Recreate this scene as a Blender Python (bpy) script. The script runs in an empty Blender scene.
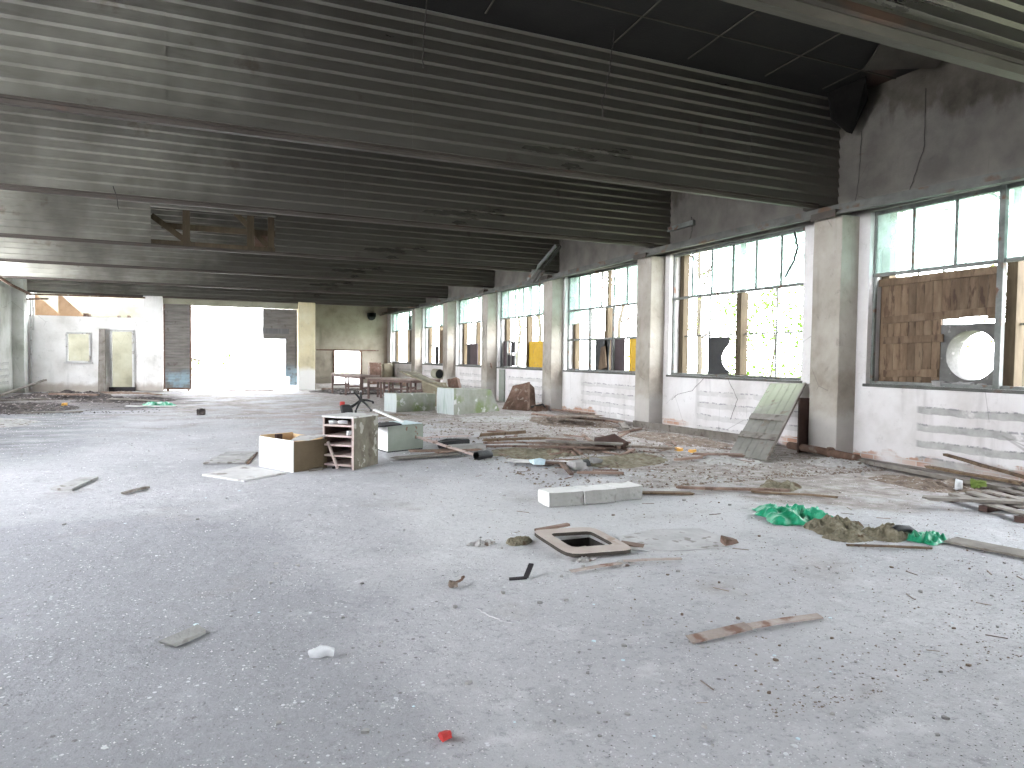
import bpy, bmesh, math, random
from mathutils import Vector, Matrix, noise as mnoise
C = bpy.context.scene.collection
PI = math.pi
rnd = random.Random(7)
U = rnd.uniform

# ------------------------------------------------------------------ materials
MATS = {}
def mat(name, cols, scale=3.0, detail=6, rough=.85, metal=0.0, bump=.25, bscale=30.0, stretch=(1, 1, 1),
        spots=(), var=.0, dist=.004, spec=.3, trans=None):
    """ramp of noise between cols, then 'spots' layers (colour, scale, threshold, softness)"""
    if name in MATS: return MATS[name]
    m = bpy.data.materials.new(name); m.use_nodes = True
    nt = m.node_tree; N = nt.nodes; L = nt.links; N.clear()
    out = N.new('ShaderNodeOutputMaterial'); b = N.new('ShaderNodeBsdfPrincipled')
    L.new(b.outputs[0], out.inputs[0])
    b.inputs['Roughness'].default_value = rough; b.inputs['Metallic'].default_value = metal
    b.inputs['Specular IOR Level'].default_value = spec
    tc = N.new('ShaderNodeTexCoord'); mp = N.new('ShaderNodeMapping'); mp.inputs['Scale'].default_value = stretch
    oi = N.new('ShaderNodeObjectInfo'); vm = N.new('ShaderNodeVectorMath'); vm.operation = 'MULTIPLY_ADD'
    cb = N.new('ShaderNodeCombineXYZ')
    for k in range(3): L.new(oi.outputs['Random'], cb.inputs[k])
    vm.inputs[1].default_value = (37, 53, 71) if var else (0, 0, 0)
    L.new(cb.outputs[0], vm.inputs[0]); L.new(tc.outputs['Object'], vm.inputs[2]); L.new(vm.outputs[0], mp.inputs[0])
    n = N.new('ShaderNodeTexNoise'); n.inputs['Scale'].default_value = scale; n.inputs['Detail'].default_value = detail
    n.inputs['Roughness'].default_value = .62
    L.new(mp.outputs[0], n.inputs['Vector'])
    r = N.new('ShaderNodeValToRGB'); e = r.color_ramp.elements
    k = len(cols)
    for i, c in enumerate(cols):
        p = .3 + .4 * i / max(1, k - 1)
        el = e[i] if i < 2 else e.new(p)
        el.position = p; el.color = (*c, 1)
    L.new(n.outputs['Fac'], r.inputs[0]); col = r.outputs[0]
    for (c, sc, th, so) in spots:
        n2 = N.new('ShaderNodeTexNoise'); n2.inputs['Scale'].default_value = sc; n2.inputs['Detail'].default_value = 5
        L.new(mp.outputs[0], n2.inputs['Vector'])
        mr = N.new('ShaderNodeMapRange'); mr.inputs[1].default_value = th; mr.inputs[2].default_value = th + so
        L.new(n2.outputs['Fac'], mr.inputs[0])
        mx = N.new('ShaderNodeMix'); mx.data_type = 'RGBA'; L.new(mr.outputs[0], mx.inputs[0])
        L.new(col, mx.inputs[6]); mx.inputs[7].default_value = (*c, 1); col = mx.outputs[2]
    if var:
        hs = N.new('ShaderNodeHueSaturation'); mr = N.new('ShaderNodeMapRange')
        mr.inputs[3].default_value = 1 - var; mr.inputs[4].default_value = 1 + var
        L.new(oi.outputs['Random'], mr.inputs[0]); L.new(mr.outputs[0], hs.inputs['Value'])
        L.new(col, hs.inputs['Color']); col = hs.outputs[0]
    L.new(col, b.inputs['Base Color'])
    if bump:
        n3 = N.new('ShaderNodeTexNoise'); n3.inputs['Scale'].default_value = bscale; n3.inputs['Detail'].default_value = 6
        L.new(mp.outputs[0], n3.inputs['Vector'])
        bp = N.new('ShaderNodeBump'); bp.inputs['Strength'].default_value = bump; bp.inputs['Distance'].default_value = dist * 3
        L.new(n3.outputs['Fac'], bp.inputs['Height']); L.new(bp.outputs[0], b.inputs['Normal'])
    m['bsdf'] = b.name
    MATS[name] = m
    m['colsock'] = 0
    return m

class G:
    """tiny node-graph helper for the hand-made materials"""
    def __init__(s, name):
        s.m = bpy.data.materials.new(name); s.m.use_nodes = True; s.t = s.m.node_tree; s.N = s.t.nodes; s.N.clear()
        s.out = s.N.new('ShaderNodeOutputMaterial')
        s.tc = s.N.new('ShaderNodeTexCoord'); s.P = s.tc.outputs['Object']
        sx = s.N.new('ShaderNodeSeparateXYZ'); s.t.links.new(s.P, sx.inputs[0]); s.x, s.y, s.z = sx.outputs
        MATS[name] = s.m
    def L(s, a, b): s.t.links.new(a, b)
    def put(s, v, sock):
        if hasattr(v, 'is_output'): s.L(v, sock)
        elif isinstance(v, (tuple, list)): sock.default_value = (*v, 1) if len(v) == 3 and len(sock.default_value) == 4 else v
        else: sock.default_value = v
    def math(s, op, a, b=0.0, clamp=False):
        n = s.N.new('ShaderNodeMath'); n.operation = op; n.use_clamp = clamp; s.put(a, n.inputs[0]); s.put(b, n.inputs[1]); return n.outputs[0]
    def noise(s, scale, detail=5, stretch=None, rough=.6, off=(0, 0, 0)):
        n = s.N.new('ShaderNodeTexNoise'); n.inputs['Scale'].default_value = scale; n.inputs['Detail'].default_value = detail
        n.inputs['Roughness'].default_value = rough
        mp = s.N.new('ShaderNodeMapping'); mp.inputs['Scale'].default_value = stretch or (1, 1, 1); mp.inputs['Location'].default_value = off
        s.L(s.P, mp.inputs[0]); s.L(mp.outputs[0], n.inputs['Vector']); return n.outputs['Fac']
    def voro(s, scale, feature='F1', out='Distance', stretch=(1, 1, 1)):
        n = s.N.new('ShaderNodeTexVoronoi'); n.feature = feature; n.inputs['Scale'].default_value = scale
        mp = s.N.new('ShaderNodeMapping'); mp.inputs['Scale'].default_value = stretch
        s.L(s.P, mp.inputs[0]); s.L(mp.outputs[0], n.inputs['Vector']); return n.outputs[out]
    def step(s, v, a, b, lo=0.0, hi=1.0):
        n = s.N.new('ShaderNodeMapRange'); n.interpolation_type = 'SMOOTHSTEP'; s.put(v, n.inputs[0])
        n.inputs[1].default_value = a; n.inputs[2].default_value = b; n.inputs[3].default_value = lo; n.inputs[4].default_value = hi; return n.outputs[0]
    def mix(s, f, a, b):
        n = s.N.new('ShaderNodeMix'); n.data_type = 'RGBA'; s.put(f, n.inputs[0]); s.put(a, n.inputs[6]); s.put(b, n.inputs[7]); return n.outputs[2]
    def ramp(s, f, stops):
        n = s.N.new('ShaderNodeValToRGB'); e = n.color_ramp.elements
        for i, (p, c) in enumerate(stops):
            el = e[i] if i < 2 else e.new(p)
            el.position = p; el.color = (*c, 1)
        s.L(f, n.inputs[0]); return n.outputs[0]
    def bump(s, h, strength=.4, dist=.01, normal=None):
        n = s.N.new('ShaderNodeBump'); n.inputs['Strength'].default_value = strength; n.inputs['Distance'].default_value = dist
        s.L(h, n.inputs['Height'])
        if normal is not None: s.L(normal, n.inputs['Normal'])
        return n.outputs[0]
    def principled(s, col, rough=.9, metal=0.0, normal=None, spec=.25):
        b = s.N.new('ShaderNodeBsdfPrincipled'); s.put(col, b.inputs['Base Color']); s.put(rough, b.inputs['Roughness'])
        s.put(metal, b.inputs['Metallic']); b.inputs['Specular IOR Level'].default_value = spec
        if normal is not None: s.L(normal, b.inputs['Normal'])
        s.L(b.outputs[0], s.out.inputs[0]); return b

def floor_material():
    g = G('dusty concrete floor')
    col = g.ramp(g.noise(.55, 8), [(.3, (.375, .371, .388)), (.5, (.44, .436, .453)), (.7, (.50, .496, .513))])
    col = g.mix(g.step(g.noise(7, 6), .52, .72, 0, .35), col, (.34, .335, .345))
    col = g.mix(g.step(g.noise(2.3, 8, off=(9, 3, 0)), .56, .70, 0, .5), col, (.62, .615, .63))
    col = g.mix(g.step(g.noise(14, 7, rough=.7, off=(1, 5, 0)), .56, .66, 0, .45), col, (.24, .236, .245))
    col = g.mix(g.step(g.noise(1.4, 9, rough=.72, off=(7, 2, 0)), .55, .68, 0, .5), col, (.32, .315, .325))
    # base tone darker on the open side, paler towards the middle
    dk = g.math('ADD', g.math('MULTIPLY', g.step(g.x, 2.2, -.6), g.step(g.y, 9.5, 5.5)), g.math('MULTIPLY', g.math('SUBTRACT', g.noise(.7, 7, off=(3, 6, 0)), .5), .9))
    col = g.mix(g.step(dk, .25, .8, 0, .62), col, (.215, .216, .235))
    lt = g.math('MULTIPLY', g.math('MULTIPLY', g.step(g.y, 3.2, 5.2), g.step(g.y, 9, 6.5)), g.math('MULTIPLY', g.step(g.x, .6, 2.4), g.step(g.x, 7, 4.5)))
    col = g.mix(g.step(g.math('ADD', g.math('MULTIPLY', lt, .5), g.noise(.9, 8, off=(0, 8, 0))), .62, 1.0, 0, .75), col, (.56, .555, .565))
    fn = g.noise(26, 7, rough=.8); f2 = g.noise(8, 8, rough=.78, off=(2, 2, 0))
    col = g.mix(g.step(f2, .55, .66, 0, .5), col, (.20, .196, .205)); col = g.mix(g.step(f2, .42, .33, 0, .4), col, (.56, .555, .57))
    col = g.mix(g.step(fn, .56, .64, 0, .6), col, (.15, .148, .155)); col = g.mix(g.step(fn, .43, .34, 0, .6), col, (.64, .64, .66))
    cl = g.voro(16); col = g.mix(g.math('MULTIPLY', g.step(cl, .17, .12), g.step(g.noise(3, 4, off=(4, 0, 0)), .52, .6, 0, .8)), col, (.66, .67, .70))
    cd = g.voro(12.3); col = g.mix(g.math('MULTIPLY', g.step(cd, .16, .10), g.step(g.noise(2.6, 4, off=(0, 4, 0)), .53, .6, 0, .8)), col, (.13, .12, .12))
    # brown earth near the window wall and a dark band of burnt rubbish deep on the left
    a = g.math('ADD', g.step(g.x, 3.0, 7.5, 0, .47), g.math('MULTIPLY', g.step(g.y, 12, 22, 0, .22), 1.0))
    near = g.step(g.y, 3.5, 7.0, .05, 1)
    a = g.math('MULTIPLY', a, near)
    mask = g.step(g.math('ADD', a, g.noise(.9, 8, off=(4, 7, 0))), .56, .84, 0, .85)
    col = g.mix(mask, col, g.ramp(g.noise(5, 8), [(.35, (.165, .132, .112)), (.5, (.27, .235, .21)), (.65, (.40, .37, .35))]))
    d1 = g.math('MULTIPLY', g.step(g.y, 19.5, 22.5), g.step(g.y, 31, 26, 0, 1)); d1 = g.math('MULTIPLY', d1, g.step(g.x, 1.0, -1.6))
    dm = g.step(g.math('ADD', g.math('MULTIPLY', d1, .42), g.noise(.8, 8, off=(1, 2, 0), stretch=(.6, 1.6, 1))), .66, .84, 0, .85)
    col = g.mix(dm, col, g.ramp(g.noise(3, 8), [(.35, (.035, .030, .031)), (.65, (.11, .09, .084))]))
    lm = g.math('MULTIPLY', g.math('MULTIPLY', g.step(g.y, 10, 13.5), g.step(g.y, 23, 20)), g.step(g.x, -.8, -3.0))
    col = g.mix(g.math('MULTIPLY', lm, g.step(g.noise(1.3, 8, off=(5, 9, 0), stretch=(.7, 1.4, 1)), .36, .58, .35, .9)), col, g.ramp(g.noise(4, 8), [(.35, (.13, .132, .14)), (.65, (.25, .255, .27))]))
    # rusty patch on the way to the gate
    rp = g.math('MULTIPLY', g.math('MULTIPLY', g.step(g.y, 12, 14), g.step(g.y, 24, 19)), g.math('MULTIPLY', g.step(g.x, .4, 1.6), g.step(g.x, 6, 4)))
    col = g.mix(g.math('MULTIPLY', rp, g.step(g.noise(1.1, 8), .42, .62, 0, .55)), col, (.27, .19, .155))
    # gritty speckle
    v = g.voro(55); col = g.mix(g.math('MULTIPLY', g.step(v, .22, .12), g.step(g.noise(9, 3), .5, .6)), col, (.72, .72, .74))
    v2 = g.voro(38); col = g.mix(g.math('MULTIPLY', g.step(v2, .2, .1), g.step(g.noise(6, 3, off=(5, 5, 5)), .53, .62)), col, (.13, .12, .12))
    h = g.math('ADD', g.math('MULTIPLY', g.noise(4, 9, rough=.72), 1.5), g.math('MULTIPLY', g.step(g.voro(24), .30, .05), g.step(g.noise(2.2, 4, off=(6, 1, 0)), .48, .60, 0, .25)))
    g.principled(col, .92, 0, g.bump(h, .6, .04), .2)
    return g.m

def plaster_material(name, base, dark, light, bands=None, soot=False, brick=None, low=None, axis='y'):
    g = G(name)
    col = g.ramp(g.noise(1.1, 8), [(.3, dark), (.48, base), (.7, light)])
    col = g.mix(g.step(g.noise(5, 9, rough=.7), .57, .72, 0, .45), col, tuple(c * .62 for c in dark))
    col = g.mix(g.step(g.noise(2.2, 6, stretch=(1, 1, .15), off=(3, 1, 2)), .56, .74, 0, .4), col, tuple(c * .55 for c in dark))
    along = g.y if axis == 'y' else g.x
    if bands:
        # bare cement strips where the ribs of the heaters kept the paint off
        (z0, pitch, rows, y0, per, ya, yb) = bands
        wob = g.math('MULTIPLY', g.math('SUBTRACT', g.noise(3, 5), .5), .09)
        zz = g.math('ADD', g.z, wob)
        f = g.math('MODULO', g.math('DIVIDE', g.math('SUBTRACT', zz, z0), pitch), 1.0)
        strip = g.math('MULTIPLY', g.step(f, .02, .07), g.step(f, .52, .43))
        inz = g.math('MULTIPLY', g.step(zz, z0 - .005, z0 + .005), g.step(zz, z0 + rows * pitch - .05, z0 + rows * pitch - .06))
        fy = g.math('MODULO', g.math('SUBTRACT', along, y0), per)
        iny = g.math('MULTIPLY', g.step(fy, ya - .03, ya + .03), g.step(fy, yb + .03, yb - .03))
        mask = g.math('MULTIPLY', g.math('MULTIPLY', strip, inz), iny)
        mask = g.math('MULTIPLY', mask, g.step(g.noise(3.2, 6, off=(2, 8, 1)), .30, .42))
        mask = g.math('MULTIPLY', mask, g.step(along, 9.5, 7.5, .38, 1))
        col = g.mix(mask, col, g.ramp(g.noise(6, 5), [(.35, (.33, .32, .315)), (.65, (.45, .44, .43))]))
        # edge of the peeled strip
        edge = g.math('MULTIPLY', g.math('MULTIPLY', g.step(f, .38, .43), g.step(f, .54, .49)), g.math('MULTIPLY', inz, iny))
        edge = g.math('MULTIPLY', edge, g.math('MULTIPLY', g.step(g.noise(9, 3, off=(5, 1, 7)), .48, .55), .6))
        col = g.mix(edge, col, (.17, .17, .19))
    if brick:
        zl, = brick
        m = g.step(g.math('ADD', g.math('MULTIPLY', g.step(g.z, zl + .12, .02), .36), g.noise(1.6, 5, stretch=(1, 1, 2.2), off=(0, 11, 0))), .70, .76)
        m = g.math('MULTIPLY', m, g.step(g.noise(.45, 2, off=(0, 4, 0)), .44, .52))
        bt = g.N.new('ShaderNodeTexBrick'); bt.inputs['Scale'].default_value = 3.2; bt.inputs['Brick Width'].default_value = .75; bt.inputs['Mortar Smooth'].default_value = .6
        bt.inputs['Color1'].default_value = (.40, .22, .155, 1); bt.inputs['Color2'].default_value = (.52, .38, .32, 1); bt.inputs['Mortar'].default_value = (.50, .46, .43, 1)
        bt.inputs['Mortar Size'].default_value = .04
        cb = g.N.new('ShaderNodeCombineXYZ'); g.L(along, cb.inputs[0]); g.L(g.z, cb.inputs[1]); g.L(cb.outputs[0], bt.inputs['Vector'])
        col = g.mix(m, col, bt.outputs['Color'])
    if low:
        col = g.mix(g.step(g.math('ADD', g.z, g.math('MULTIPLY', g.noise(2.4, 7), .5)), low[0] + .25, low[0], 0, low[2]), col, low[1])
    # hairline cracks
    cr = g.voro(.75, 'DISTANCE_TO_EDGE', stretch=(1, 1, .5))
    cr = g.math('MULTIPLY', g.step(cr, .004, .001), g.step(g.noise(.9, 3, off=(8, 0, 0)), .5, .54))
    col = g.mix(g.math('MULTIPLY', cr, .4), col, (.10, .09, .085))
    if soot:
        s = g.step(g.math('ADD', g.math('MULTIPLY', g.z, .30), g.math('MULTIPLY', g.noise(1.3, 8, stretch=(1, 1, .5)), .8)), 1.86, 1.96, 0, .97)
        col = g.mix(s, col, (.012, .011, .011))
        up = g.step(g.z, 3.72, 3.86, 0, 1)  # dimmer light above the rail painted as a darker wall colour
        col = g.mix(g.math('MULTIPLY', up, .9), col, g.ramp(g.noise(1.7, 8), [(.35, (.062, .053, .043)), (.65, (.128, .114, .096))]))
    h = g.math('ADD', g.noise(9, 8, rough=.7), g.math('MULTIPLY', g.noise(2, 5), 1.4))
    g.principled(col, .93, 0, g.bump(h, .45, .02), .15)
    return g.m

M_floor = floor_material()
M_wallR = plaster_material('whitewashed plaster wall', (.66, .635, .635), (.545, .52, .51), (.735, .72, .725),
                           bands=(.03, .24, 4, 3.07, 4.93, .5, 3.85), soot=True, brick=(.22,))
M_wallL = plaster_material('damp green grey plaster', (.60, .61, .57), (.40, .41, .36), (.74, .74, .72), bands=(.35, .22, 4, 28.5, 50, .0, 1.5), low=(.35, (.2, .19, .15), .7))
M_part = plaster_material('white limewashed partition', (.74, .72, .70), (.58, .56, .53), (.84, .83, .82), low=(.42, (.36, .30, .25), .75), axis='x')
M_cream = plaster_material('yellowed cream plaster', (.29, .28, .215), (.21, .20, .15), (.35, .34, .275), axis='x')
M_beige = plaster_material('beige plaster wall', (.3612, .3234, .2646), (.2520, .2226, .1806), (.4368, .3990, .3360), low=(.5, (.2100, .1848, .1512), .6), axis='x')
M_pillar = plaster_material('beige pillar plaster', (.345, .315, .275), (.225, .195, .165), (.44, .41, .375), low=(.9, (.50, .48, .47), .55))
M_pillarG = plaster_material('yellow gate pillar plaster', (.68, .60, .40), (.55, .48, .33), (.75, .70, .54), low=(1.05, (.80, .79, .78), .9), axis='x')
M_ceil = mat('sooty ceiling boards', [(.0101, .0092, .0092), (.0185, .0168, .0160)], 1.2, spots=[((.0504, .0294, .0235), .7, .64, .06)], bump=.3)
M_soot_darkback = mat('charred board', [(.008, .0075, .0075), (.014, .013, .012)], 4, bump=.4, rough=1, spec=0)  # also the added black back of the screen sheets
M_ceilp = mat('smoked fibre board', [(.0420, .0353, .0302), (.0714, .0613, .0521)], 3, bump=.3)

def sheet_material():
    g = G('weathered galvanised sheet')
    n1 = g.noise(1.0, 7, stretch=(.35, 1, 2.2)); n2 = g.noise(14, 5, stretch=(.15, 1, 1))
    col = g.ramp(n1, [(.3, (.50, .485, .42)), (.5, (.60, .585, .52)), (.72, (.68, .66, .60))])
    col = g.mix(g.step(n2, .55, .72, 0, .25), col, (.22, .19, .16))
    col = g.mix(g.step(g.noise(1.9, 8, off=(3, 3, 3)), .62, .72, 0, .5), col, (.22, .13, .09))
    xshade = g.step(g.math('ADD', g.math('MULTIPLY', g.x, .05), g.noise(.3, 5)), .08, .55, 0, .80)  # light falloff across the hall put into the colour, darker towards the windows
    col = g.mix(xshade, col, (.055, .046, .039))
    g.principled(col, g.step(n1, .3, .7, .27, .36), .62, None, .4)
    return g.m
M_sheet = sheet_material()
M_lip = mat('dusty rusted steel lip', [(.0420, .0344, .0302), (.0697, .0588, .0512), (.0924, .0790, .0697)], 2.0, stretch=(.3, 1, 1), rough=.6, metal=.45, spots=[((.1428, .0714, .0462), 1.6, .58, .1)])
M_rail = mat('grey painted steel rail', [(.0714, .0714, .0655), (.1134, .1134, .1050), (.1596, .1596, .1495)], 2.2, rough=.7, metal=.2, spots=[((.1176, .0672, .0420), 3, .58, .1)])
M_frame = mat('grey green window steel', [(.1176, .1260, .1176), (.1680, .1764, .1680), (.2268, .2352, .2268)], 5, rough=.7, spots=[((.1428, .0840, .0588), 6, .6, .08)], var=.1)
M_sash = mat('old window timber', [(.0521, .0370, .0218), (.0823, .0605, .0361), (.1134, .0882, .0554)], 3, stretch=(3, 3, .5), rough=.8, spots=[((.0840, .0588, .0378), 4, .56, .1)], var=.2)
M_wood = mat('grey weathered timber', [(.1260, .1092, .0949), (.1932, .1722, .1512), (.2520, .2310, .2100)], 4, stretch=(1, 1, 1), rough=.85, spots=[((.1092, .0882, .0714), 7, .58, .08)], var=.25)
M_woodbr = mat('brown plank timber', [(.1008, .0655, .0403), (.1554, .1050, .0672), (.2100, .1512, .1008)], 3.5, stretch=(2, 2, .6), rough=.8, spots=[((.0840, .0504, .0336), 6, .58, .08)], var=.28)
M_woodred = mat('reddish broken timber', [(.1260, .0798, .0630), (.1932, .1302, .1025), (.2520, .1806, .1470)], 5, rough=.85, spots=[((.1008, .0630, .0462), 7, .57, .08)], var=.25)
M_grey = mat('bleached grey board', [(.27, .262, .255), (.37, .36, .355), (.46, .45, .445)], 5, rough=.85, spots=[((.20, .18, .16), 7, .60, .06)], var=.1)
M_lath = mat('dusty pinkish lath', [(.27, .215, .19), (.37, .31, .28), (.46, .41, .385)], 5, rough=.85, spots=[((.22, .13, .10), 6, .58, .07)], var=.08)
M_pink = mat('pale pink painted batten', [(.4200, .3192, .2940), (.5208, .4200, .3948)], 5, rough=.8, spots=[((.2100, .1428, .1176), 8, .6, .06)], var=.1)
def door_material():
    g = G('greenish grey door boards')
    col = g.ramp(g.noise(2.5, 7), [(.3, (.14, .135, .118)), (.5, (.195, .187, .167)), (.7, (.26, .25, .23))])
    col = g.mix(g.step(g.math('ADD', g.z, g.math('MULTIPLY', g.noise(2, 5), .7)), .75, 1.25, 0, .75), col, (.235, .265, .175))
    col = g.mix(g.step(g.noise(5, 6, off=(3, 3, 1)), .58, .68, 0, .6), col, (.14, .10, .075))
    g.principled(col, .85, 0, g.bump(g.noise(18, 5), .2, .01)); return g.m
M_door = door_material()
M_white = mat('chipped white paint', [(.78, .775, .77), (.86, .855, .85)], 4, rough=.6, spots=[((.45, .40, .36), 9, .68, .04)])
M_whitedirty = mat('dirty white board', [(.4620, .4536, .4452), (.5712, .5628, .5544)], 5, rough=.8, spots=[((.2772, .2520, .2352), 6, .58, .08)], var=.08)
M_hardb = mat('brown hardboard', [(.1008, .0739, .0437), (.1386, .1025, .0630)], 3, rough=.75, spots=[((.1596, .1092, .0672), 5, .6, .1)])
M_chipb = mat('raw honey plywood', [(.55, .38, .21), (.68, .50, .31)], 3, rough=.7)
M_peel = mat('peeling stained veneer', [(.0840, .0697, .0504), (.1386, .1218, .0924), (.1932, .1764, .1428)], 5, rough=.8, spots=[((.3024, .2856, .2520), 6, .56, .02), ((.0504, .0403, .0286), 4, .57, .06)])
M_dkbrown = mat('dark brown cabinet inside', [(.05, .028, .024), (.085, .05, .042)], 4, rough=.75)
M_shelf = mat('pinkish shelf edge', [(.3864, .3024, .2772), (.5040, .4200, .3948)], 5, rough=.75, spots=[((.2184, .1428, .1176), 9, .62, .05)])
M_palegreen = mat('pale green enamel', [(.2016, .2226, .1890), (.2604, .2814, .2478)], 3, rough=.6, spots=[((.1680, .1092, .0756), 11, .66, .03), ((.2352, .2268, .1680), 3, .58, .1)])
M_block = mat('white aerated concrete', [(.62, .615, .60), (.76, .755, .745)], 4, rough=.95, bump=.5, bscale=45, spots=[((.40, .38, .36), 5, .60, .06)], var=.06)
M_blockside = mat('grey concrete block face', [(.2520, .2461, .2352), (.3360, .3301, .3192)], 5, rough=.95, bump=.6, bscale=40, spots=[((.2268, .2184, .2100), 7, .6, .06)])
M_duct = mat('backlit concrete duct', [(.1008, .0966, .0924), (.1596, .1554, .1495)], 5, rough=.95, bump=.5, spots=[((.2520, .2436, .2352), 6, .62, .05)])  # shade of the backlit block put into a darker colour
M_slab = mat('thin dusty screed', [(.36, .35, .35), (.44, .43, .435), (.52, .51, .51)], 4, rough=.95, bump=.4, spots=[((.27, .25, .24), 9, .58, .06)])
M_plinth = mat('mossy concrete plinth', [(.2100, .2184, .1764), (.2772, .2856, .2436), (.3528, .3528, .3276)], 2.5, rough=.95, bump=.5, spots=[((.1932, .2352, .1176), 1.6, .52, .12), ((.5544, .5544, .5460), 4, .62, .06)])
M_plinthw = mat('pale concrete face', [(.3528, .3864, .3822), (.4368, .4704, .4620)], 3, rough=.9, stretch=(4, 4, .4), spots=[((.3024, .3528, .3192), 3, .55, .08)])  # paler tone for the end face of each plinth
M_ring = mat('dusty laminate ring', [(.3528, .2898, .2562), (.4284, .3612, .3234), (.4872, .4284, .3948)], 3, rough=.7, spots=[((.3024, .2268, .1848), 6, .62, .08)])
M_ringedge = mat('dark board edge', [(.035, .03, .025), (.06, .05, .042)], 10, rough=.9)
M_pit = mat('black pit earth', [(.012, .011, .010), (.04, .035, .03)], 8, bump=.5)
M_stone = mat('broken concrete stone', [(.24, .23, .225), (.36, .35, .345)], 6, rough=.95, bump=.6, var=.25)
M_green = mat('green plastic film', [(.0084, .1680, .0756), (.0151, .2688, .1386), (.0504, .3696, .2184)], 6, rough=.35, bump=.3, bscale=14, spec=.5)
M_wool = mat('yellowish mineral wool', [(.1260, .1067, .0714), (.2100, .1848, .1302), (.3024, .2772, .2100)], 9, rough=1, bump=1.0, bscale=60, dist=.01, spots=[((.1344, .0924, .0588), 6, .6, .06)])
M_brownheap = mat('brown rubbish earth', [(.10, .075, .06), (.19, .145, .115), (.28, .235, .20)], 7, rough=1, bump=1.0, bscale=40, dist=.01, spots=[((.40, .38, .36), 16, .62, .03)])
M_greyheap = mat('grey rubble dust', [(.30, .285, .275), (.41, .395, .385), (.52, .505, .495)], 8, rough=1, bump=1.0, bscale=45, dist=.01, spots=[((.15, .11, .09), 9, .58, .05)])
M_darkheap = mat('burnt rubbish', [(.018, .016, .016), (.055, .045, .042), (.12, .095, .085)], 6, rough=1, bump=1.0, bscale=30, dist=.01, spots=[((.34, .30, .29), 12, .62, .03)])
M_rust = mat('rusted sheet steel', [(.0840, .0521, .0378), (.1596, .0966, .0714), (.2268, .1554, .1260)], 4, rough=.8, metal=.2, spots=[((.2688, .2268, .1932), 6, .60, .06)])
M_rustbench = mat('rusted bench steel', [(.085, .055, .048), (.15, .10, .088)], 4, rough=.8, var=.15)
M_board = mat('purple brown bench board', [(.1680, .1260, .1092), (.2520, .1974, .1764)], 3, rough=.8, var=.12)
M_black = mat('black rubber', [(.012, .012, .013), (.028, .028, .03)], 6, rough=.55)
M_blackp = mat('black painted board', [(.016, .014, .016), (.035, .03, .034)], 4, rough=.7)
M_plum = mat('dark plum board', [(.06, .043, .048), (.09, .068, .072)], 4, rough=.75)
M_yellow = mat('yellow panel', [(.5040, .3024, .0210), (.6048, .3864, .0420)], 5, rough=.7, spots=[((.3780, .2520, .0672), 9, .62, .04)])
M_red = mat('red plastic', [(.3528, .0252, .0252), (.5040, .0588, .0504)], 6, rough=.5)
M_orange = mat('orange peel plastic', [(.65, .30, .05), (.80, .45, .10)], 6, rough=.5)
M_pipe = mat('olive sheet pipe', [(.1680, .1596, .1092), (.2520, .2394, .1764)], 4, rough=.7, metal=.2, spots=[((.1344, .0756, .0504), 6, .58, .08)])
M_olive = mat('olive corroded plate', [(.1344, .1134, .0756), (.2184, .1890, .1344)], 4, rough=.8, spots=[((.2856, .2772, .2184), 5, .60, .06)])
def shutter_material():
    g = G('grey slatted shutter')
    col = g.ramp(g.noise(3, 6, stretch=(.5, 1, 3)), [(.3, (.13, .118, .108)), (.7, (.22, .205, .19))])
    bl = g.math('MULTIPLY', g.step(g.z, 1.0, .5), g.step(g.noise(1.6, 5), .38, .55, 0, .8))
    col = g.mix(bl, col, (.27, .38, .44)); col = g.mix(g.step(g.noise(5, 6, off=(2, 0, 0)), .58, .68, 0, .6), col, (.10, .075, .06))
    g.principled(col, .75, .1, g.bump(g.noise(8, 4), .2, .01)); return g.m
M_shutter = shutter_material()
M_gatesheet = mat('grey slatted shutter', [(.1680, .1554, .1428), (.2436, .2310, .2142)], 3, rough=.7, metal=.2, stretch=(.5, 1, 3), spots=[((.2520, .3528, .4200), .7, .62, .08)])
M_gatedark = mat('grey gate leaf', [(.1092, .1050, .1050), (.1596, .1554, .1554)], 3, rough=.75, stretch=(3, 1, .5))
M_mortar = mat('bright lime stucco', [(.78, .70, .56), (.88, .82, .70)], 2, rough=.9)
M_roofwood = mat('orange brown roof timber', [(.30, .19, .11), (.45, .30, .19)], 3, rough=.8)
M_leaf = None
M_bark = mat('pale bark', [(.045, .038, .028), (.085, .072, .055)], 6, stretch=(1, 1, .3), rough=.9)
M_grass = mat('scrub grass ground', [(.16, .19, .10), (.25, .27, .17), (.34, .34, .26)], 1.5, rough=1)
M_apron = mat('pale concrete apron', [(.62, .61, .58), (.72, .71, .69)], .6, rough=.95)
M_paper = mat('white paper scrap', [(.52, .53, .55), (.68, .69, .71)], 12, rough=.8, var=.1)
M_blueish = mat('pale blue glass scrap', [(.42, .56, .62), (.62, .74, .78)], 14, rough=.35, var=.1)
M_dark = mat('dark grit', [(.14, .125, .118), (.25, .232, .22)], 20, rough=.95, var=.3)
M_brownbit = mat('brown splinters', [(.20, .155, .128), (.32, .262, .225)], 20, rough=.95, var=.3)
M_grit = mat('pale grit', [(.44, .43, .44), (.64, .63, .64)], 20, rough=.95, var=.15)
M_wire = mat('dark wire', [(.03, .027, .025), (.07, .06, .055)], 10, rough=.7)

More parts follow.
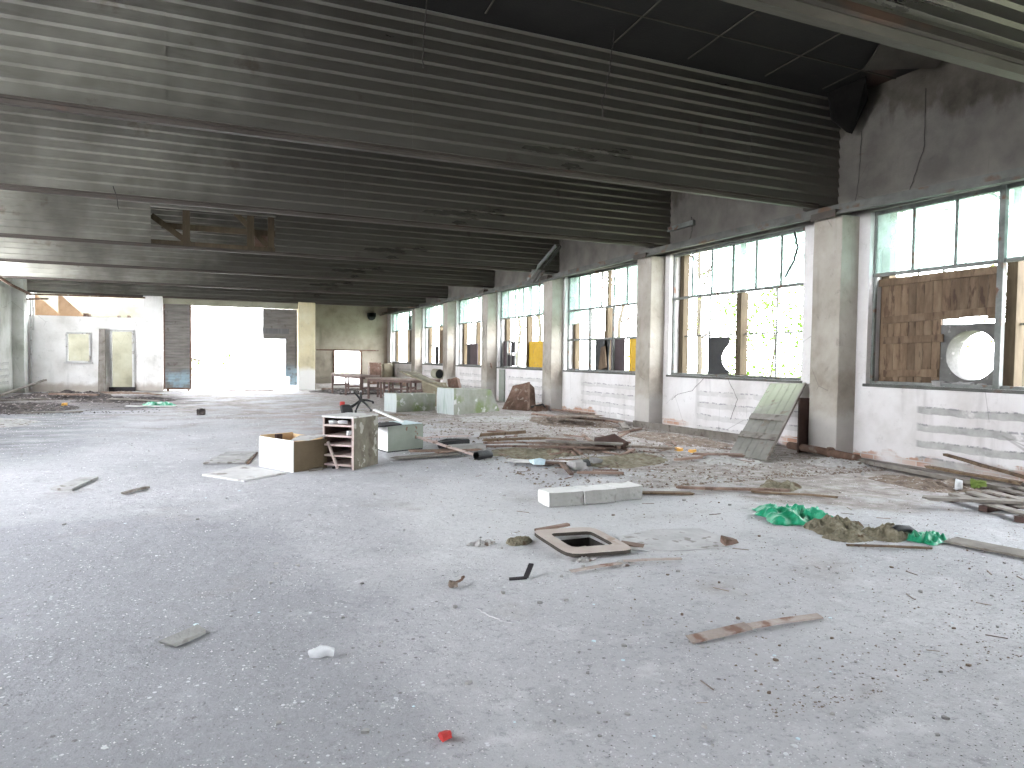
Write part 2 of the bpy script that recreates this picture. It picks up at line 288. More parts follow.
def leaf_material():
    g = G('young green leaf')
    oi = g.N.new('ShaderNodeTexNoise'); oi.inputs['Scale'].default_value = 3; g.L(g.P, oi.inputs['Vector'])
    col = g.ramp(oi.outputs['Fac'], [(.35, (.060, .115, .016)), (.65, (.125, .19, .045))])
    d = g.N.new('ShaderNodeBsdfDiffuse'); t = g.N.new('ShaderNodeBsdfTranslucent'); mx = g.N.new('ShaderNodeMixShader')
    g.L(col, d.inputs[0]); g.L(col, t.inputs[0]); mx.inputs[0].default_value = .5
    g.L(d.outputs[0], mx.inputs[1]); g.L(t.outputs[0], mx.inputs[2]); g.L(mx.outputs[0], g.out.inputs[0])
    return g.m
M_leaf = leaf_material()

def glass_material(name, tint, haze, hazecol):
    g = G(name)
    tr = g.N.new('ShaderNodeBsdfTransparent'); tr.inputs[0].default_value = (*tint, 1)
    d = g.N.new('ShaderNodeBsdfDiffuse'); d.inputs[0].default_value = (*hazecol, 1)
    t = g.N.new('ShaderNodeBsdfTranslucent'); t.inputs[0].default_value = (*hazecol, 1)
    gl = g.N.new('ShaderNodeBsdfGlossy'); gl.inputs['Roughness'].default_value = .08
    a = g.N.new('ShaderNodeMixShader'); a.inputs[0].default_value = .6; g.L(d.outputs[0], a.inputs[1]); g.L(t.outputs[0], a.inputs[2])
    b = g.N.new('ShaderNodeMixShader'); f = g.step(g.noise(1.6, 5), .35, .68, haze * .35, haze); g.L(f, b.inputs[0])
    g.L(tr.outputs[0], b.inputs[1]); g.L(a.outputs[0], b.inputs[2])
    c = g.N.new('ShaderNodeMixShader'); c.inputs[0].default_value = .05; g.L(b.outputs[0], c.inputs[1]); g.L(gl.outputs[0], c.inputs[2])
    g.L(c.outputs[0], g.out.inputs[0]); return g.m
M_glass = glass_material('dirty teal window glass', (.66, .78, .75), .62, (.50, .58, .55))

# ------------------------------------------------------------------ mesh builder
class MB:
    def __init__(s): s.bm = bmesh.new(); s.mats = []
    def mi(s, m):
        if m is None: return 0
        if m not in s.mats: s.mats.append(m)
        return s.mats.index(m)
    def faces(s, vs, quads, m=None):
        i = s.mi(m); bv = [s.bm.verts.new(v) for v in vs]; r = []
        for q in quads:
            try:
                f = s.bm.faces.new([bv[k] for k in q]); f.material_index = i; r.append(f)
            except ValueError: pass
        return bv
    def hexa(s, bot, top, m=None):
        return s.faces(list(bot) + list(top), [(3, 2, 1, 0), (4, 5, 6, 7), (0, 1, 5, 4), (1, 2, 6, 5), (2, 3, 7, 6), (3, 0, 4, 7)], m)
    def box(s, lo, hi, m=None):
        (a, b, c), (d, e, f) = lo, hi
        return s.hexa([(a, b, c), (d, b, c), (d, e, c), (a, e, c)], [(a, b, f), (d, b, f), (d, e, f), (a, e, f)], m)
    def bar(s, p0, p1, w, h, m=None, up=(0, 0, 1)):
        p0, p1 = Vector(p0), Vector(p1); d = (p1 - p0).normalized(); up = Vector(up)
        if abs(d.dot(up)) > .98: up = Vector((1, 0, 0))
        r = d.cross(up).normalized(); u = r.cross(d)
        o = [(-w / 2, -h / 2), (w / 2, -h / 2), (w / 2, h / 2), (-w / 2, h / 2)]
        return s.hexa([p0 + r * a + u * b for a, b in o], [p1 + r * a + u * b for a, b in o], m)
    def tube(s, pts, r, m=None, n=8, cap=True):
        i = s.mi(m); pts = [Vector(p) for p in pts]; rings = []
        rr = r if isinstance(r, (list, tuple)) else [r] * len(pts)
        ref = None
        for k, p in enumerate(pts):
            t = (pts[min(k + 1, len(pts) - 1)] - pts[max(k - 1, 0)]).normalized()
            if ref is None:
                ref = Vector((0, 0, 1)) if abs(t.z) < .9 else Vector((1, 0, 0))
            a = t.cross(ref).normalized(); b = a.cross(t); ref = b
            rings.append([s.bm.verts.new(p + (a * math.cos(2 * PI * j / n) + b * math.sin(2 * PI * j / n)) * rr[k]) for j in range(n)])
        for k in range(len(rings) - 1):
            for j in range(n):
                f = s.bm.faces.new((rings[k][j], rings[k][(j + 1) % n], rings[k + 1][(j + 1) % n], rings[k + 1][j])); f.material_index = i; f.smooth = True
        if cap:
            for R_ in (rings[0][::-1], rings[-1]):
                f = s.bm.faces.new(R_); f.material_index = i
    def prism(s, poly, d, m=None):
        """closed polygon (3-D points) pushed along d"""
        i = s.mi(m); d = Vector(d); a = [s.bm.verts.new(p) for p in poly]; b = [s.bm.verts.new(Vector(p) + d) for p in poly]; n = len(poly)
        fs = [s.bm.faces.new(a[::-1]), s.bm.faces.new(b)]
        for k in range(n): fs.append(s.bm.faces.new((a[k], a[(k + 1) % n], b[(k + 1) % n], b[k])))
        for f in fs: f.material_index = i
    def rough(s, amt, sc=6.0, seed=0):
        for v in s.bm.verts:
            q = v.co * sc + Vector((seed, seed * .7, 3))
            v.co += Vector((mnoise.noise(q), mnoise.noise(q + Vector((9, 1, 4))), mnoise.noise(q + Vector((2, 8, 6))))) * amt
    def cut(s, n=1):
        bmesh.ops.subdivide_edges(s.bm, edges=list(s.bm.edges), cuts=n, use_grid_fill=True)
    def build(s, name, m=None, parent=None, bevel=0, origin=True, smooth=False):
        if m is not None and not s.mats: s.mats = [m]
        bmesh.ops.recalc_face_normals(s.bm, faces=s.bm.faces)
        me = bpy.data.meshes.new(name)
        off = Vector((0, 0, 0))
        if parent is None and origin and len(s.bm.verts):
            xs = [v.co for v in s.bm.verts]
            off = Vector(((min(v.x for v in xs) + max(v.x for v in xs)) / 2, (min(v.y for v in xs) + max(v.y for v in xs)) / 2, min(v.z for v in xs)))
            bmesh.ops.translate(s.bm, verts=s.bm.verts, vec=-off)
        s.bm.to_mesh(me); s.bm.free()
        for k in s.mats: me.materials.append(k)
        if smooth:
            for p in me.polygons: p.use_smooth = True
        o = bpy.data.objects.new(name, me); C.objects.link(o); o.location = off
        if parent is not None: o.parent = parent
        if bevel:
            b = o.modifiers.new('bevel', 'BEVEL'); b.width = bevel; b.segments = 2; b.limit_method = 'ANGLE'
        return o

def tag(o, label=None, cat=None, group=None, kind=None):
    if label: o['label'] = label
    if cat: o['category'] = cat
    if group: o['group'] = group
    if kind: o['kind'] = kind
    return o
def thing(name, loc, label, cat, group=None, rz=0.0):
    o = bpy.data.objects.new(name, None); C.objects.link(o); o.location = loc; o.rotation_euler = (0, 0, rz); o.empty_display_size = .1
    return tag(o, label, cat, group)
def copy_thing(o, loc, rz, sc, label, group=None):
    c = o.copy(); C.objects.link(c); c.location = loc; c.rotation_euler = (0, 0, rz); c.scale = (sc, sc, sc)
    c['label'] = label
    if group: c['group'] = group
    for ch in o.children:
        d = ch.copy(); C.objects.link(d); d.parent = c
    return c

# ------------------------------------------------------------------ hall dimensions
XF, XW, XO = 9.08, 9.45, 9.90        # pillar face, wall face, outer face of the window wall
XL = -6.25                           # face of the opposite wall
YG, YF = 31.3, 38.7                  # gate wall, deepest wall
PIL = [-2.05, 3.05, 8.0, 13.06, 17.87, 22.79, 27.15, 31.89]     # near corners of the pillars
ZS, ZT, ZM, ZH = 1.165, 2.84, 2.02, 3.82                       # sill, transom, middle bar, head
WIN = [(-1.40, 2.85), (3.95, 7.80), (9.10, 12.88), (14.15, 17.76), (19.05, 22.70), (23.95, 27.05), (28.25, 31.80), (33.0, 37.9)]

# floor with the pit cut into it
f = MB()
hx0, hx1, hy0, hy1 = 2.595, 2.975, 4.70, 5.10
X0, X1, Y0, Y1 = -7.2, XO, -9.0, 39.2
f.faces([(X0, Y0, 0), (X1, Y0, 0), (X1, hy0, 0), (X0, hy0, 0)], [(0, 1, 2, 3)])
f.faces([(X0, hy1, 0), (X1, hy1, 0), (X1, Y1, 0), (X0, Y1, 0)], [(0, 1, 2, 3)])
f.faces([(X0, hy0, 0), (hx0, hy0, 0), (hx0, hy1, 0), (X0, hy1, 0)], [(0, 1, 2, 3)])
f.faces([(hx1, hy0, 0), (X1, hy0, 0), (X1, hy1, 0), (hx1, hy1, 0)], [(0, 1, 2, 3)])
d = -.45
f.faces([(hx0, hy0, 0), (hx1, hy0, 0), (hx1, hy1, 0), (hx0, hy1, 0), (hx0, hy0, d), (hx1, hy0, d), (hx1, hy1, d), (hx0, hy1, d)],
        [(0, 1, 5, 4), (1, 2, 6, 5), (2, 3, 7, 6), (3, 0, 4, 7), (4, 5, 6, 7)], M_pit)
f.mats = [M_floor, M_pit]
for fc in f.bm.faces: fc.material_index = 1 if min(v.co.z for v in fc.verts) < -.1 else 0
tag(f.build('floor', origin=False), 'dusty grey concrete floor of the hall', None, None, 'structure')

# window wall
w = MB(); w.mats = [M_wallR]
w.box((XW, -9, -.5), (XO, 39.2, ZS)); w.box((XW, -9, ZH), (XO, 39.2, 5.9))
ed = [-9.0, -6.1, -2.3]  # first gap is an unseen opening, added to bring light onto the floor
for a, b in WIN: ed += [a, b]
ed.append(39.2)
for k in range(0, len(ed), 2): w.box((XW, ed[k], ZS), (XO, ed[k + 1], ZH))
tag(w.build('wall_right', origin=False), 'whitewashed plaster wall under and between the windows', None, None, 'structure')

# opposite wall: out-of-view bay openings sized for the light, solid near the far end
w = MB(); w.mats = [M_wallL]
w.box((XL - .45, -9, -.5), (XL, 28.4, 2.0)); w.box((XL - .45, -9, 5.55), (XL, 28.4, 5.9)); w.box((XL - .45, 28.4, -.5), (XL, 35.2, 5.9)); w.box((XL - .45, -9, 2.0), (XL, 3.0, 5.55)); w.box((XL - .45, 9.0, 2.0), (XL, 22.3, 3.3))
for y in [p - .1 for p in PIL[2:6]]: w.box((XL - .45, y, 2.0), (XL, y + .45, 5.55))
w.box((XL - .05, 30.55, -.2), (XL + .36, 31.15, 4.2))
tag(w.build('wall_left', origin=False), 'damp plaster wall with open window bays', None, None, 'structure')

# wall behind the viewer with two big openings
w = MB(); w.mats = [M_wallL]
w.box((XL, -9.3, 4.2), (XW, -9, 5.9))
for a, b in ((XL, -4.6), (-2.6, XW)): w.box((a, -9.3, -.2), (b, -9, 4.2))
tag(w.build('wall_back', origin=False), 'back wall with an open gateway', None, None, 'structure')

# gate wall: partition of the little office, gate lintel, return walls
w = MB(); w.mats = [M_part]
def wall_x(mb, y0, y1, x0, x1, z0, z1, holes):
    xs = sorted(holes, key=lambda h: h[0]); cur = x0
    for (a, b, c, d_) in xs:
        mb.box((cur, y0, z0), (a, y1, z1))
        if c > z0: mb.box((a, y0, z0), (b, y1, c))
        if d_ < z1: mb.box((a, y0, d_), (b, y1, z1))
        cur = b
    mb.box((cur, y0, z0), (x1, y1, z1))
wall_x(w, 31.3, 31.5, XL, -2.09, -.2, 2.87, [(-4.66, -3.93, 1.17, 2.20), (-3.20, -2.47, .12, 2.33)])
tag(w.build('wall_front', origin=False), 'low white partition wall of the office with window and doorway', None, None, 'structure')
w = MB(); w.mats = [M_cream]
w.box((XL, 34.9, -.2), (-1.9, 35.15, 4.6)); w.box((-2.05, 31.5, -.2), (-1.9, 34.9, 4.3))
tag(w.build('wall_office', origin=False), 'bright cream back wall of the roofless office', None, None, 'structure')
w = MB(); w.mats = [M_beige]
wall_x(w, YF, YF + .3, 4.44, XW, -.2, 5.9, [(6.56, 7.98, 0.0, 1.74)])
w.box((4.46, 31.9, -.2), (4.6, YF, 5.9))
tag(w.build('wall_far', origin=False), 'beige far wall with a low bright doorway', None, None, 'structure')
t = MB(); t.box((5.6, YF - .04, 1.76), (8.95, YF + .02, 1.83)); t.box((6.48, YF - .05, 0), (6.57, YF + .3, 1.76)); t.box((7.97, YF - .05, 0), (8.05, YF + .3, 1.76))
tag(t.build('trim_1', M_rust, bevel=.006), 'dark lintel strip and jambs of the low doorway', None, None, 'structure')
w = MB(); w.box((-1.4, 31.32, 3.46), (3.8, 31.75, 3.78))
tag(w.build('trim_2', M_cream), 'yellowed lintel over the open gateway', None, None, 'structure')
for nm, x0, x1, lb in (('gate_pillar', -2.09, -1.40, 'whitewashed gate pillar beside the grey slatted shutter'), ('gate_pillar', 3.775, 4.46, 'yellowish gate pillar beside the stepped grey gate leaf')):
    p = MB(); p.box((x0, 31.1, 0), (x1, 31.75, 3.75)); p.cut(3); p.rough(.012, 3, x0)
    tag(p.build(nm, M_part if x0 < 0 else M_pillarG, bevel=.02), lb, 'pillar', None, 'structure')

# ceiling slab and its board strips
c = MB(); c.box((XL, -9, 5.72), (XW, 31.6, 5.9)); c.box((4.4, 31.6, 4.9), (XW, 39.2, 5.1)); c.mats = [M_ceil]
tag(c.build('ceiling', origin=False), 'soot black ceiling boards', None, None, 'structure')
for x0, x1, y, lb in ((XL, XW, 7.45, 'long pale ceiling strip just before the nearest full corrugated screen'), (XL, XW, 6.1, 'long pale ceiling strip above the nearest steel beam lip')):
    t = MB(); t.bar((x0, y, 5.71), (x1, y, 5.71), .022, .012, M_ceilp); tag(t.build('trim_3'), lb, None, None, 'structure')
for x in (3.1, 4.95, 6.15, 7.55, 8.7):
    t = MB(); t.bar((x - .25, 4.4, 5.71), (x + .1, 8.2, 5.71), .02, .012, M_ceilp); tag(t.build('trim_4'), 'pale ceiling strip running towards the gate', None, None, 'structure')

# pillars along the window wall
ORD = ['', '', 'pillar nearest the viewer, between the boarded window and the leaning door', 'second visible pillar along the window wall, beside the leafy window',
       'third visible pillar along the window wall, beside the gridded window', 'fourth visible pillar, behind the tipped rusty hopper',
       'fifth visible pillar, above the sloping plinth', 'last visible pillar before the far corner']
for k, y in enumerate(PIL):
    p = MB(); p.box((XF, y, -.1), (XW + .05, y + .56, 3.78)); p.cut(4); p.rough(.014, 2.7, y)
    o = p.build('pillar', M_pillar, bevel=.015)
    tag(o, ('beige plaster ' + ORD[k]) if ORD[k] else 'beige plaster pillar beside the viewer', 'pillar', None, 'structure')

# ------------------------------------------------------------------ windows
def window(n, a, b, lower='plain'):
    root = thing('window_%d' % n, (XW, (a + b) / 2, ZS), None, None); tag(root, None, None, None, 'structure')
    h = b - a; y0, y1 = -h / 2, h / 2; zt, zm, zh = ZT - ZS, ZM - ZS, ZH - ZS
    fr = MB(); xi = .12; t = .05
    for (p, q) in (((xi, y0, 0), (xi, y0, zh)), ((xi, y1, 0), (xi, y1, zh))): fr.bar(p, q, .07, t)
    fr.bar((xi, y0, .02), (xi, y1, .02), .07, t); fr.bar((xi, y0, zt), (xi, y1, zt), .07, t); fr.bar((xi, y0, zh - .03), (xi, y1, zh - .03), .07, .06)
    if lower == 'grid':
        fr.bar((xi, y0, zm), (xi, y1, zm), .06, t)
        for q in (1, 2): fr.bar((xi, y0 + h * q / 3, 0), (xi, y0 + h * q / 3, zt), .06, t)
    if lower == 'post': fr.bar((xi - .03, 0, 0), (xi - .03, 0, zh), .08, .075)
    fr.build('frame', M_frame, root)
    s = MB(); s.box((-.03, y0 - .04, -.045), (.45, y1 + .04, 0)); s.build('sill', M_rail, root, bevel=.008)
    up = MB()
    for q in range(1, 6): up.bar((xi, y0 + h * q / 6, zt), (xi, y0 + h * q / 6, zh), .035, .045 if q == 3 else .03)
    up.build('transom_bars', M_frame, root)
    # outer timber posts and the thin bars of the outer sashes
    po = MB()
    for y in (y0 + .07, y1 - .07): po.box((.27, y - .07, 0), (.42, y + .07, zh))
    po.box((.24, -.11, 0), (.42, .03, zt)); po.box((.30, -.04, zt), (.40, .02, zh))
    po.build('timber_post', M_sash, root, bevel=.006)
    ba = MB()
    for q in (.25, .75): ba.bar((.35, y0 + h * q, 0), (.35, y0 + h * q, zt), .03, .028)
    ba.bar((.35, y0, zm), (.35, y1, zm), .03, .028)
    ba.build('sash_bars', M_frame, root)
    return root, y0, y1, h
panes_missing = {1: (1,), 2: (5,), 3: (2,), 4: (), 5: (2,), 6: (), 7: ()}
for k, (a, b) in enumerate(WIN):
    root, y0, y1, h = window(k + 1, a, b, 'grid' if k == 3 else 'post' if k == 1 else 'plain')
    for q in range(6):
        if q in panes_missing.get(k, ()): continue
        g = MB(); ya, yb = y0 + h * q / 6 + .01, y0 + h * (q + 1) / 6 - .01
        z0_, z1_ = ZT - ZS + .02, ZH - ZS - .04
        if (k, q) == (2, 4) or (k, q) == (3, 3):
            pts = [(yb, z0_), (yb, z0_ + .9), (yb - .1, z0_ + .7), (yb - .16, z0_ + .4), (yb - .3, z0_ + .25), (ya, z0_ + .12), (ya, z0_)]
        else: pts = [(ya, z0_), (yb, z0_), (yb, z1_), (ya, z1_)]
        g.prism([(.118, p, z) for p, z in pts], (.004, 0, 0)); g.build('pane', M_glass, root)
    if k == 3:                      # the gridded window keeps a strip of glass under the transom
        g = MB(); g.prism([(.118, y0 + h * .66, 1.35), (.118, y1 - .03, 1.28), (.118, y1 - .03, 1.65), (.118, y0 + h * .66, 1.65)], (.004, 0, 0)); g.build('pane', M_glass, root)
    lbl = ['window beside the viewer', 'window boarded with brown planks', 'wide leafy window above the leaning door', 'window with a grey grid of bars and a plum board',
           'window with a small yellow panel', 'window with two dark boards low down', 'small far window with brown boards', 'last window beside the far corner'][k]
    root['label'] = lbl

# long steel rail over the windows
r = MB(); ys = [-9, -2, 3.05, 5.5, 8.2, 10.8, 13.3, 15.8, 18.1, 20.5, 23, 27.3, 32, 38.6]; zs = [3.72, 3.72, 3.70, 3.72, 3.79, 3.79, 3.78, 3.74, 3.70, 3.69, 3.69, 3.70, 3.71, 3.73]
for i in range(len(ys) - 1):
    r.bar((XF - .05, ys[i], zs[i] + .02), (XF - .05, ys[i + 1], zs[i + 1] + .02), .09, .045)
    r.bar((XF + .03, ys[i], zs[i] + .09), (XF + .03, ys[i + 1], zs[i + 1] + .09), .03, .15)
    r.bar((XF + .10, ys[i], zs[i] + .06), (XF + .10, ys[i + 1], zs[i + 1] + .06), .10, .03)
tag(r.build('cable_rail', M_rail), 'long grey steel rail running over all the windows', 'rail')
for k, y in enumerate(PIL[2:6]):
    b = MB(); b.box((XF - .14, y + .02, 3.80), (XF + .12, y + .50, 3.845)); b.box((XF - .14, y + .02, 3.74), (XF - .12, y + .50, 3.83)); b.rough(.01, 5, y)
    tag(b.build('rail_bracket', M_lip), ('grey steel bracket on top of the ' + ['nearest pillar', 'second pillar from the leaning door', 'third pillar, under the fallen struts', 'fourth pillar, above the rusty hopper'][k]), 'bracket', 'brackets of the steel rail')

# ------------------------------------------------------------------ corrugated screens
def corrugated(mb, xa, xb, zb, zt, pitch=.152, depth=.034, ridge=.025):
    prof = []; z = zb
    while z < zt - .01:
        prof += [(0, z), (-depth, z + ridge)]
        z += pitch
    prof = [(y, min(z_, zt)) for y, z_ in prof]; prof.append((0, min(z, zt)))
    vs = [(xa, y, zz) for y, zz in prof] + [(xb, y, zz) for y, zz in prof]; n = len(prof)
    mb.faces(vs, [(i, i + 1, n + i + 1, n + i) for i in range(n - 1)])
SC = [(3.82, 3.95, 'nearest, cropped by the top of the view'), (8.43, 3.935, 'largest, reaching the boarded window'), (12.90, 3.945, 'ending above the leafy window'),
      (18.15, 3.93, 'with a rectangular hole'), (23.05, 3.93, 'just behind the screen with the hole'), (28.15, 3.93, 'last but one before the gate'), (31.30, 3.70, 'lowest, right over the gateway')]
for k, (ys_, zl, lb) in enumerate(SC):
    root = thing('corrugated_screen', (0, ys_, 0), 'hanging corrugated steel screen across the hall, ' + lb, 'corrugated screen', 'corrugated screens across the hall')
    xr = XW - .02; y = .0
    cuts = [XL + .02, -3.3, -.35, 2.35, 5.1, 7.6, xr]
    if k == 3: cuts = [XL + .02, -3.4, -1.07, 1.65, 4.3, 6.9, xr]
    if k == 6: cuts = [XL + .02, -3.3, -.35, 2.35, 5.1, 7.6, xr]
    for i in range(6):
        s = MB(); zb = zl + .06
        if k == 3 and i == 2: zb = 4.83
        dx = .0
        corrugated(s, cuts[i], cuts[i + 1] + (.02 if i < 5 else 0), zb, 5.712)
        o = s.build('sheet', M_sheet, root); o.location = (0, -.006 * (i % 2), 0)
        so = o.modifiers.new('solid', 'SOLIDIFY'); so.thickness = .004; so.offset = -1; o.data.materials.append(M_soot_darkback)  # black rear face added so the next screen reflects darker
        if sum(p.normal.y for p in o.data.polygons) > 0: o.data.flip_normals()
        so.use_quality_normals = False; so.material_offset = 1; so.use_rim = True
    l = MB(); xe = XF - .08
    xs0 = XL + .02
    if k == 3: xe = 8.55
    prof = [(-.035, .075), (-.04, .045), (-.02, .038), (-.02, .03), (-.005, .0), (.07, .0), (.07, .012), (.02, .02), (.01, .07)]
    if k == 0: prof = [(-.05, .15), (-.06, .08), (-.03, .065), (-.03, .055), (.0, .0), (.10, .0), (.10, .015), (.03, .03), (.01, .13)]
    segs = [(xs0, xe)] if k != 3 else [(xs0, -1.07), (-1.07, 1.65), (1.65, xe)]
    for (a, b) in segs: l.prism([(a, q[0], zl + q[1]) for q in prof], (b - a, 0, 0))
    l.build('steel_lip', M_lip, root)
    # dark closing plate at the wall end of the beam
    if k < 6:
        e = MB(); e.box((XF - .07, .03, zl + .02), (xr, .30, zl + .55)); e.build('end_plate', M_lip, root)

# steel frame seen through the hole of the holed screen
root = thing('truss_frame', (.3, 18.45, 3.98), 'brown timber bracing visible through the hole in the screen', 'bracing')
for nm, p, q, w_ in (('bottom_rail', (-1.4, 0, .10), (1.4, 0, .10), .13), ('top_rail', (-1.15, .12, .52), (1.4, .12, .52), .14), ('upright', (-.62, -.05, .02), (-.62, -.05, .95), .16),
                     ('upright', (.80, -.05, .0), (.80, -.05, .95), .16), ('upright', (1.28, .02, .0), (1.28, .02, .95), .15), ('brace', (-1.36, .02, .72), (-.55, .02, .12), .13), ('brace', (.45, .02, .95), (1.2, .02, .2), .12)):
    b = MB(); b.bar(p, q, .05, w_, None, up=(0, 1, 0) if False else (0, 0, 1)); b.build(nm, M_sash, root)
p_ = MB(); p_.box((.90, .05, .02), (1.36, .09, .45)); p_.build('gusset_plate', M_rust, root)

# fallen struts under the third pillar
root = thing('fallen_strut', (9.0, 18.0, 3.72), 'bundle of grey green steel struts dangling onto the rail', 'strut')
for (p, q, w_, m_) in (((.05, -.4, .92), (-.45, .4, .02), .12, M_frame), ((.13, -.4, .90), (-.22, .5, -.02), .05, M_rail), ((.22, -.35, .92), (-.05, .6, .0), .06, M_rail), ((.0, .45, .1), (.1, .75, -.1), .05, M_woodred)):
    b = MB(); b.bar(p, q, w_, .03, None, up=(1, 0, 0)); b.build('strut', m_, root)
b = MB(); b.bar((9.38, 13.15, 4.34), (9.38, 12.0, 4.36), .05, .10, None)
tag(b.build('steel_angle', M_frame), 'pale green steel angle fixed to the wall behind the largest screen', 'steel angle')

# charred board hanging at the top of the window wall, drooping ceiling plates
b = MB(); b.prism([(8.95, 8.25, 5.70), (8.95, 7.55, 5.70), (9.18, 7.70, 5.45), (9.22, 8.0, 5.03), (9.16, 8.05, 5.06), (9.05, 8.25, 5.3)], (.02, .01, 0)); 
tag(b.build('charred_board', M_soot_darkback), 'black charred board hanging in the corner beside the largest screen', 'board')
b = MB(); b.prism([(8.50, 7.22, 5.58), (8.12, 6.60, 5.68), (9.15, 6.35, 5.69), (9.36, 6.75, 5.60)], (0, 0, .02))
tag(b.build('ceiling_plate', M_ceilp), 'brown fibre plate drooping from the black ceiling', 'ceiling plate')

# loose wires
def wire(pts, label, r=.006, cat='wire', m=M_wire, grp=None, name='wire'):
    q = []; pts = [Vector(p) for p in pts]
    for i in range(len(pts) - 1):
        for t_ in range(6): q.append(pts[i].lerp(pts[i + 1], t_ / 6) + Vector((U(-.008, .008), U(-.008, .008), 0)))
    q.append(pts[-1]); b = MB(); b.tube(q, r, m, 5); return tag(b.build(name), label, cat, grp)
wire([(4.85, 7.9, 5.71), (4.83, 7.95, 5.2), (4.78, 8.05, 4.85), (4.80, 8.05, 4.65)], 'dark wire hanging from the ceiling before the largest screen')
wire([(2.4, 8.0, 5.7), (2.38, 8.1, 5.1), (2.40, 8.15, 4.9)], 'short dark wire hanging over the upper edge of the largest screen')
wire([(XW - .02, 6.95, 5.4), (XW - .02, 6.93, 4.6), (XW - .02, 7.1, 4.1), (XW - .03, 7.2, 3.85)], 'thin dark cable down the bare wall above the boarded window', .005)
wire([(XW - .02, 8.0, 5.1), (XW - .02, 8.02, 4.4), (XW - .02, 8.1, 3.9)], 'thin cable down the wall beside the end of the largest screen', .004)
wire([(XW - .02, 12.15, 4.5), (XW - .03, 12.1, 4.2), (XW - .03, 12.25, 3.9)], 'dark wire on the wall above the leafy window', .006)
wire([(XW + .02, 9.35, 3.75), (XW - .05, 9.2, 3.45), (XW - .02, 9.3, 3.25), (XW - .02, 9.5, 2.98)], 'bent black strap hanging over the corner of the leafy window', .018, 'strap', M_black, None, 'strap')
wire([(-1.25, 12.70, 4.1), (-1.18, 12.68, 3.75)], 'short rusty wire dangling under the lip of the second full screen', .006)
wire([(XW - .02, 11.6, 1.15), (XW - .03, 12.0, .85), (XW - .02, 12.5, .75), (XW - .02, 12.7, .62)], 'thin wire sagging across the wall below the leafy window', .004)
wire([(XW - .02, 10.9, 1.12), (XW - .04, 10.6, .75), (XW - .03, 10.8, .35)], 'thin wire looping down the wall beside the leaning door', .004)

# ------------------------------------------------------------------ things in the windows
root = thing('plank_screen', (9.66, 6.9, ZS), 'brown plank screen with battens boarding the nearest window', 'plank screen')
y = .86; i = 0
while y > -.93:
    wd = U(.10, .145); lo = U(.0, .03) if y > -.10 else U(.93, .98)
    b = MB(); b.box((.02, y - wd, lo), (.045, y - .006, 1.62 + U(-.03, .02))); b.rough(.004, 4, y)
    b.build('plank', M_woodbr, root, bevel=.003); y -= wd; i += 1
for (ya, yb, z, za) in ((.88, -.95, 1.56, .02), (.80, -.92, .98, .06), (.78, -.18, .67, .02), (.80, -.12, .16, .03)):
    b = MB(); b.bar((0, ya, z), (0, yb, z + za), .03, .11, None, up=(0, 0, 1)); b.build('batten', M_woodbr, root, bevel=.004)
def ring_block():
    mb = MB(); n = 40; R_ = .345; cy, cz = -.045, .435; hw, hh = .45, .435
    def sq(a):
        c, s = math.cos(a), math.sin(a); k = 1 / max(abs(c) / hw, abs(s) / hh); return (c * k, s * k)
    rings = []
    for x in (0, .34):
        rings.append([(x, sq(2 * PI * j / n)[0], cz + sq(2 * PI * j / n)[1]) for j in range(n)])
        rings.append([(x, cy + R_ * math.cos(2 * PI * j / n), cz + R_ * math.sin(2 * PI * j / n)) for j in range(n)])
    vs = sum(rings, []); q = []
    for j in range(n):
        k = (j + 1) % n
        q += [(j, k, n + k, n + j), (2 * n + j, 2 * n + k, 3 * n + k, 3 * n + j), (j, k, 2 * n + k, 2 * n + j), (n + j, n + k, 3 * n + k, 3 * n + j)]
    mb.faces(vs, q); mb.rough(.012, 5, 2); return mb
o = ring_block().build('concrete_duct_block', M_duct); o.location = (9.88, 6.40, ZS); o.rotation_euler = (0, 0, .05)
tag(o, 'grey concrete block with a round hole standing on the boarded window sill', 'concrete block')
for k, (y, s) in enumerate(((6.72, .07), (6.45, .055), (6.30, .045), (6.60, .04), (6.12, .05))):
    b = MB(); b.box((-s, -s, 0), (s, s * .8, s)); b.cut(1); b.rough(.03, 8, k * 3); o = b.build('rubble_lump', M_stone); o.location = (9.60, y, ZS + .002)
    tag(o, 'small grey rubble lump on the sill under the holed concrete block', 'rubble', 'rubble lumps on the boarded window sill')
def slab(name, lo, hi, m, label, cat, grp=None, rough=.0):
    b = MB(); b.box(lo, hi)
    if rough: b.cut(2); b.rough(rough, 6, lo[1])
    return tag(b.build(name, m, bevel=.003), label, cat, grp)
# black broken panel of the leafy window
b = MB(); z0 = ZS + .01
b.prism([(9.70, 11.85, z0), (9.70, 11.85, z0 + .80), (9.70, 11.22, z0 + .80), (9.70, 11.22, z0 + .66), (9.70, 11.36, z0 + .55), (9.70, 11.45, z0 + .40), (9.70, 11.42, z0 + .26), (9.70, 11.30, z0 + .14), (9.70, 11.22, z0 + .12), (9.70, 11.22, z0)], (.02, 0, 0))
tag(b.build('broken_panel', M_black), 'black panel with a broken-out edge standing in the leafy window', 'panel')
slab('window_board', (9.66, 14.98, ZS + .01), (9.68, 15.62, ZS + .86), M_plum, 'dark plum board filling the lower pane of the gridded window', 'board')
b = MB(); b.prism([(9.69, 16.45, z0), (9.69, 16.45, z0 + .84), (9.69, 15.72, z0 + .84), (9.69, 15.80, z0 + .3), (9.69, 15.76, z0)], (.02, 0, 0))
tag(b.build('window_board', M_black), 'black board beside the plum one in the gridded window', 'board')
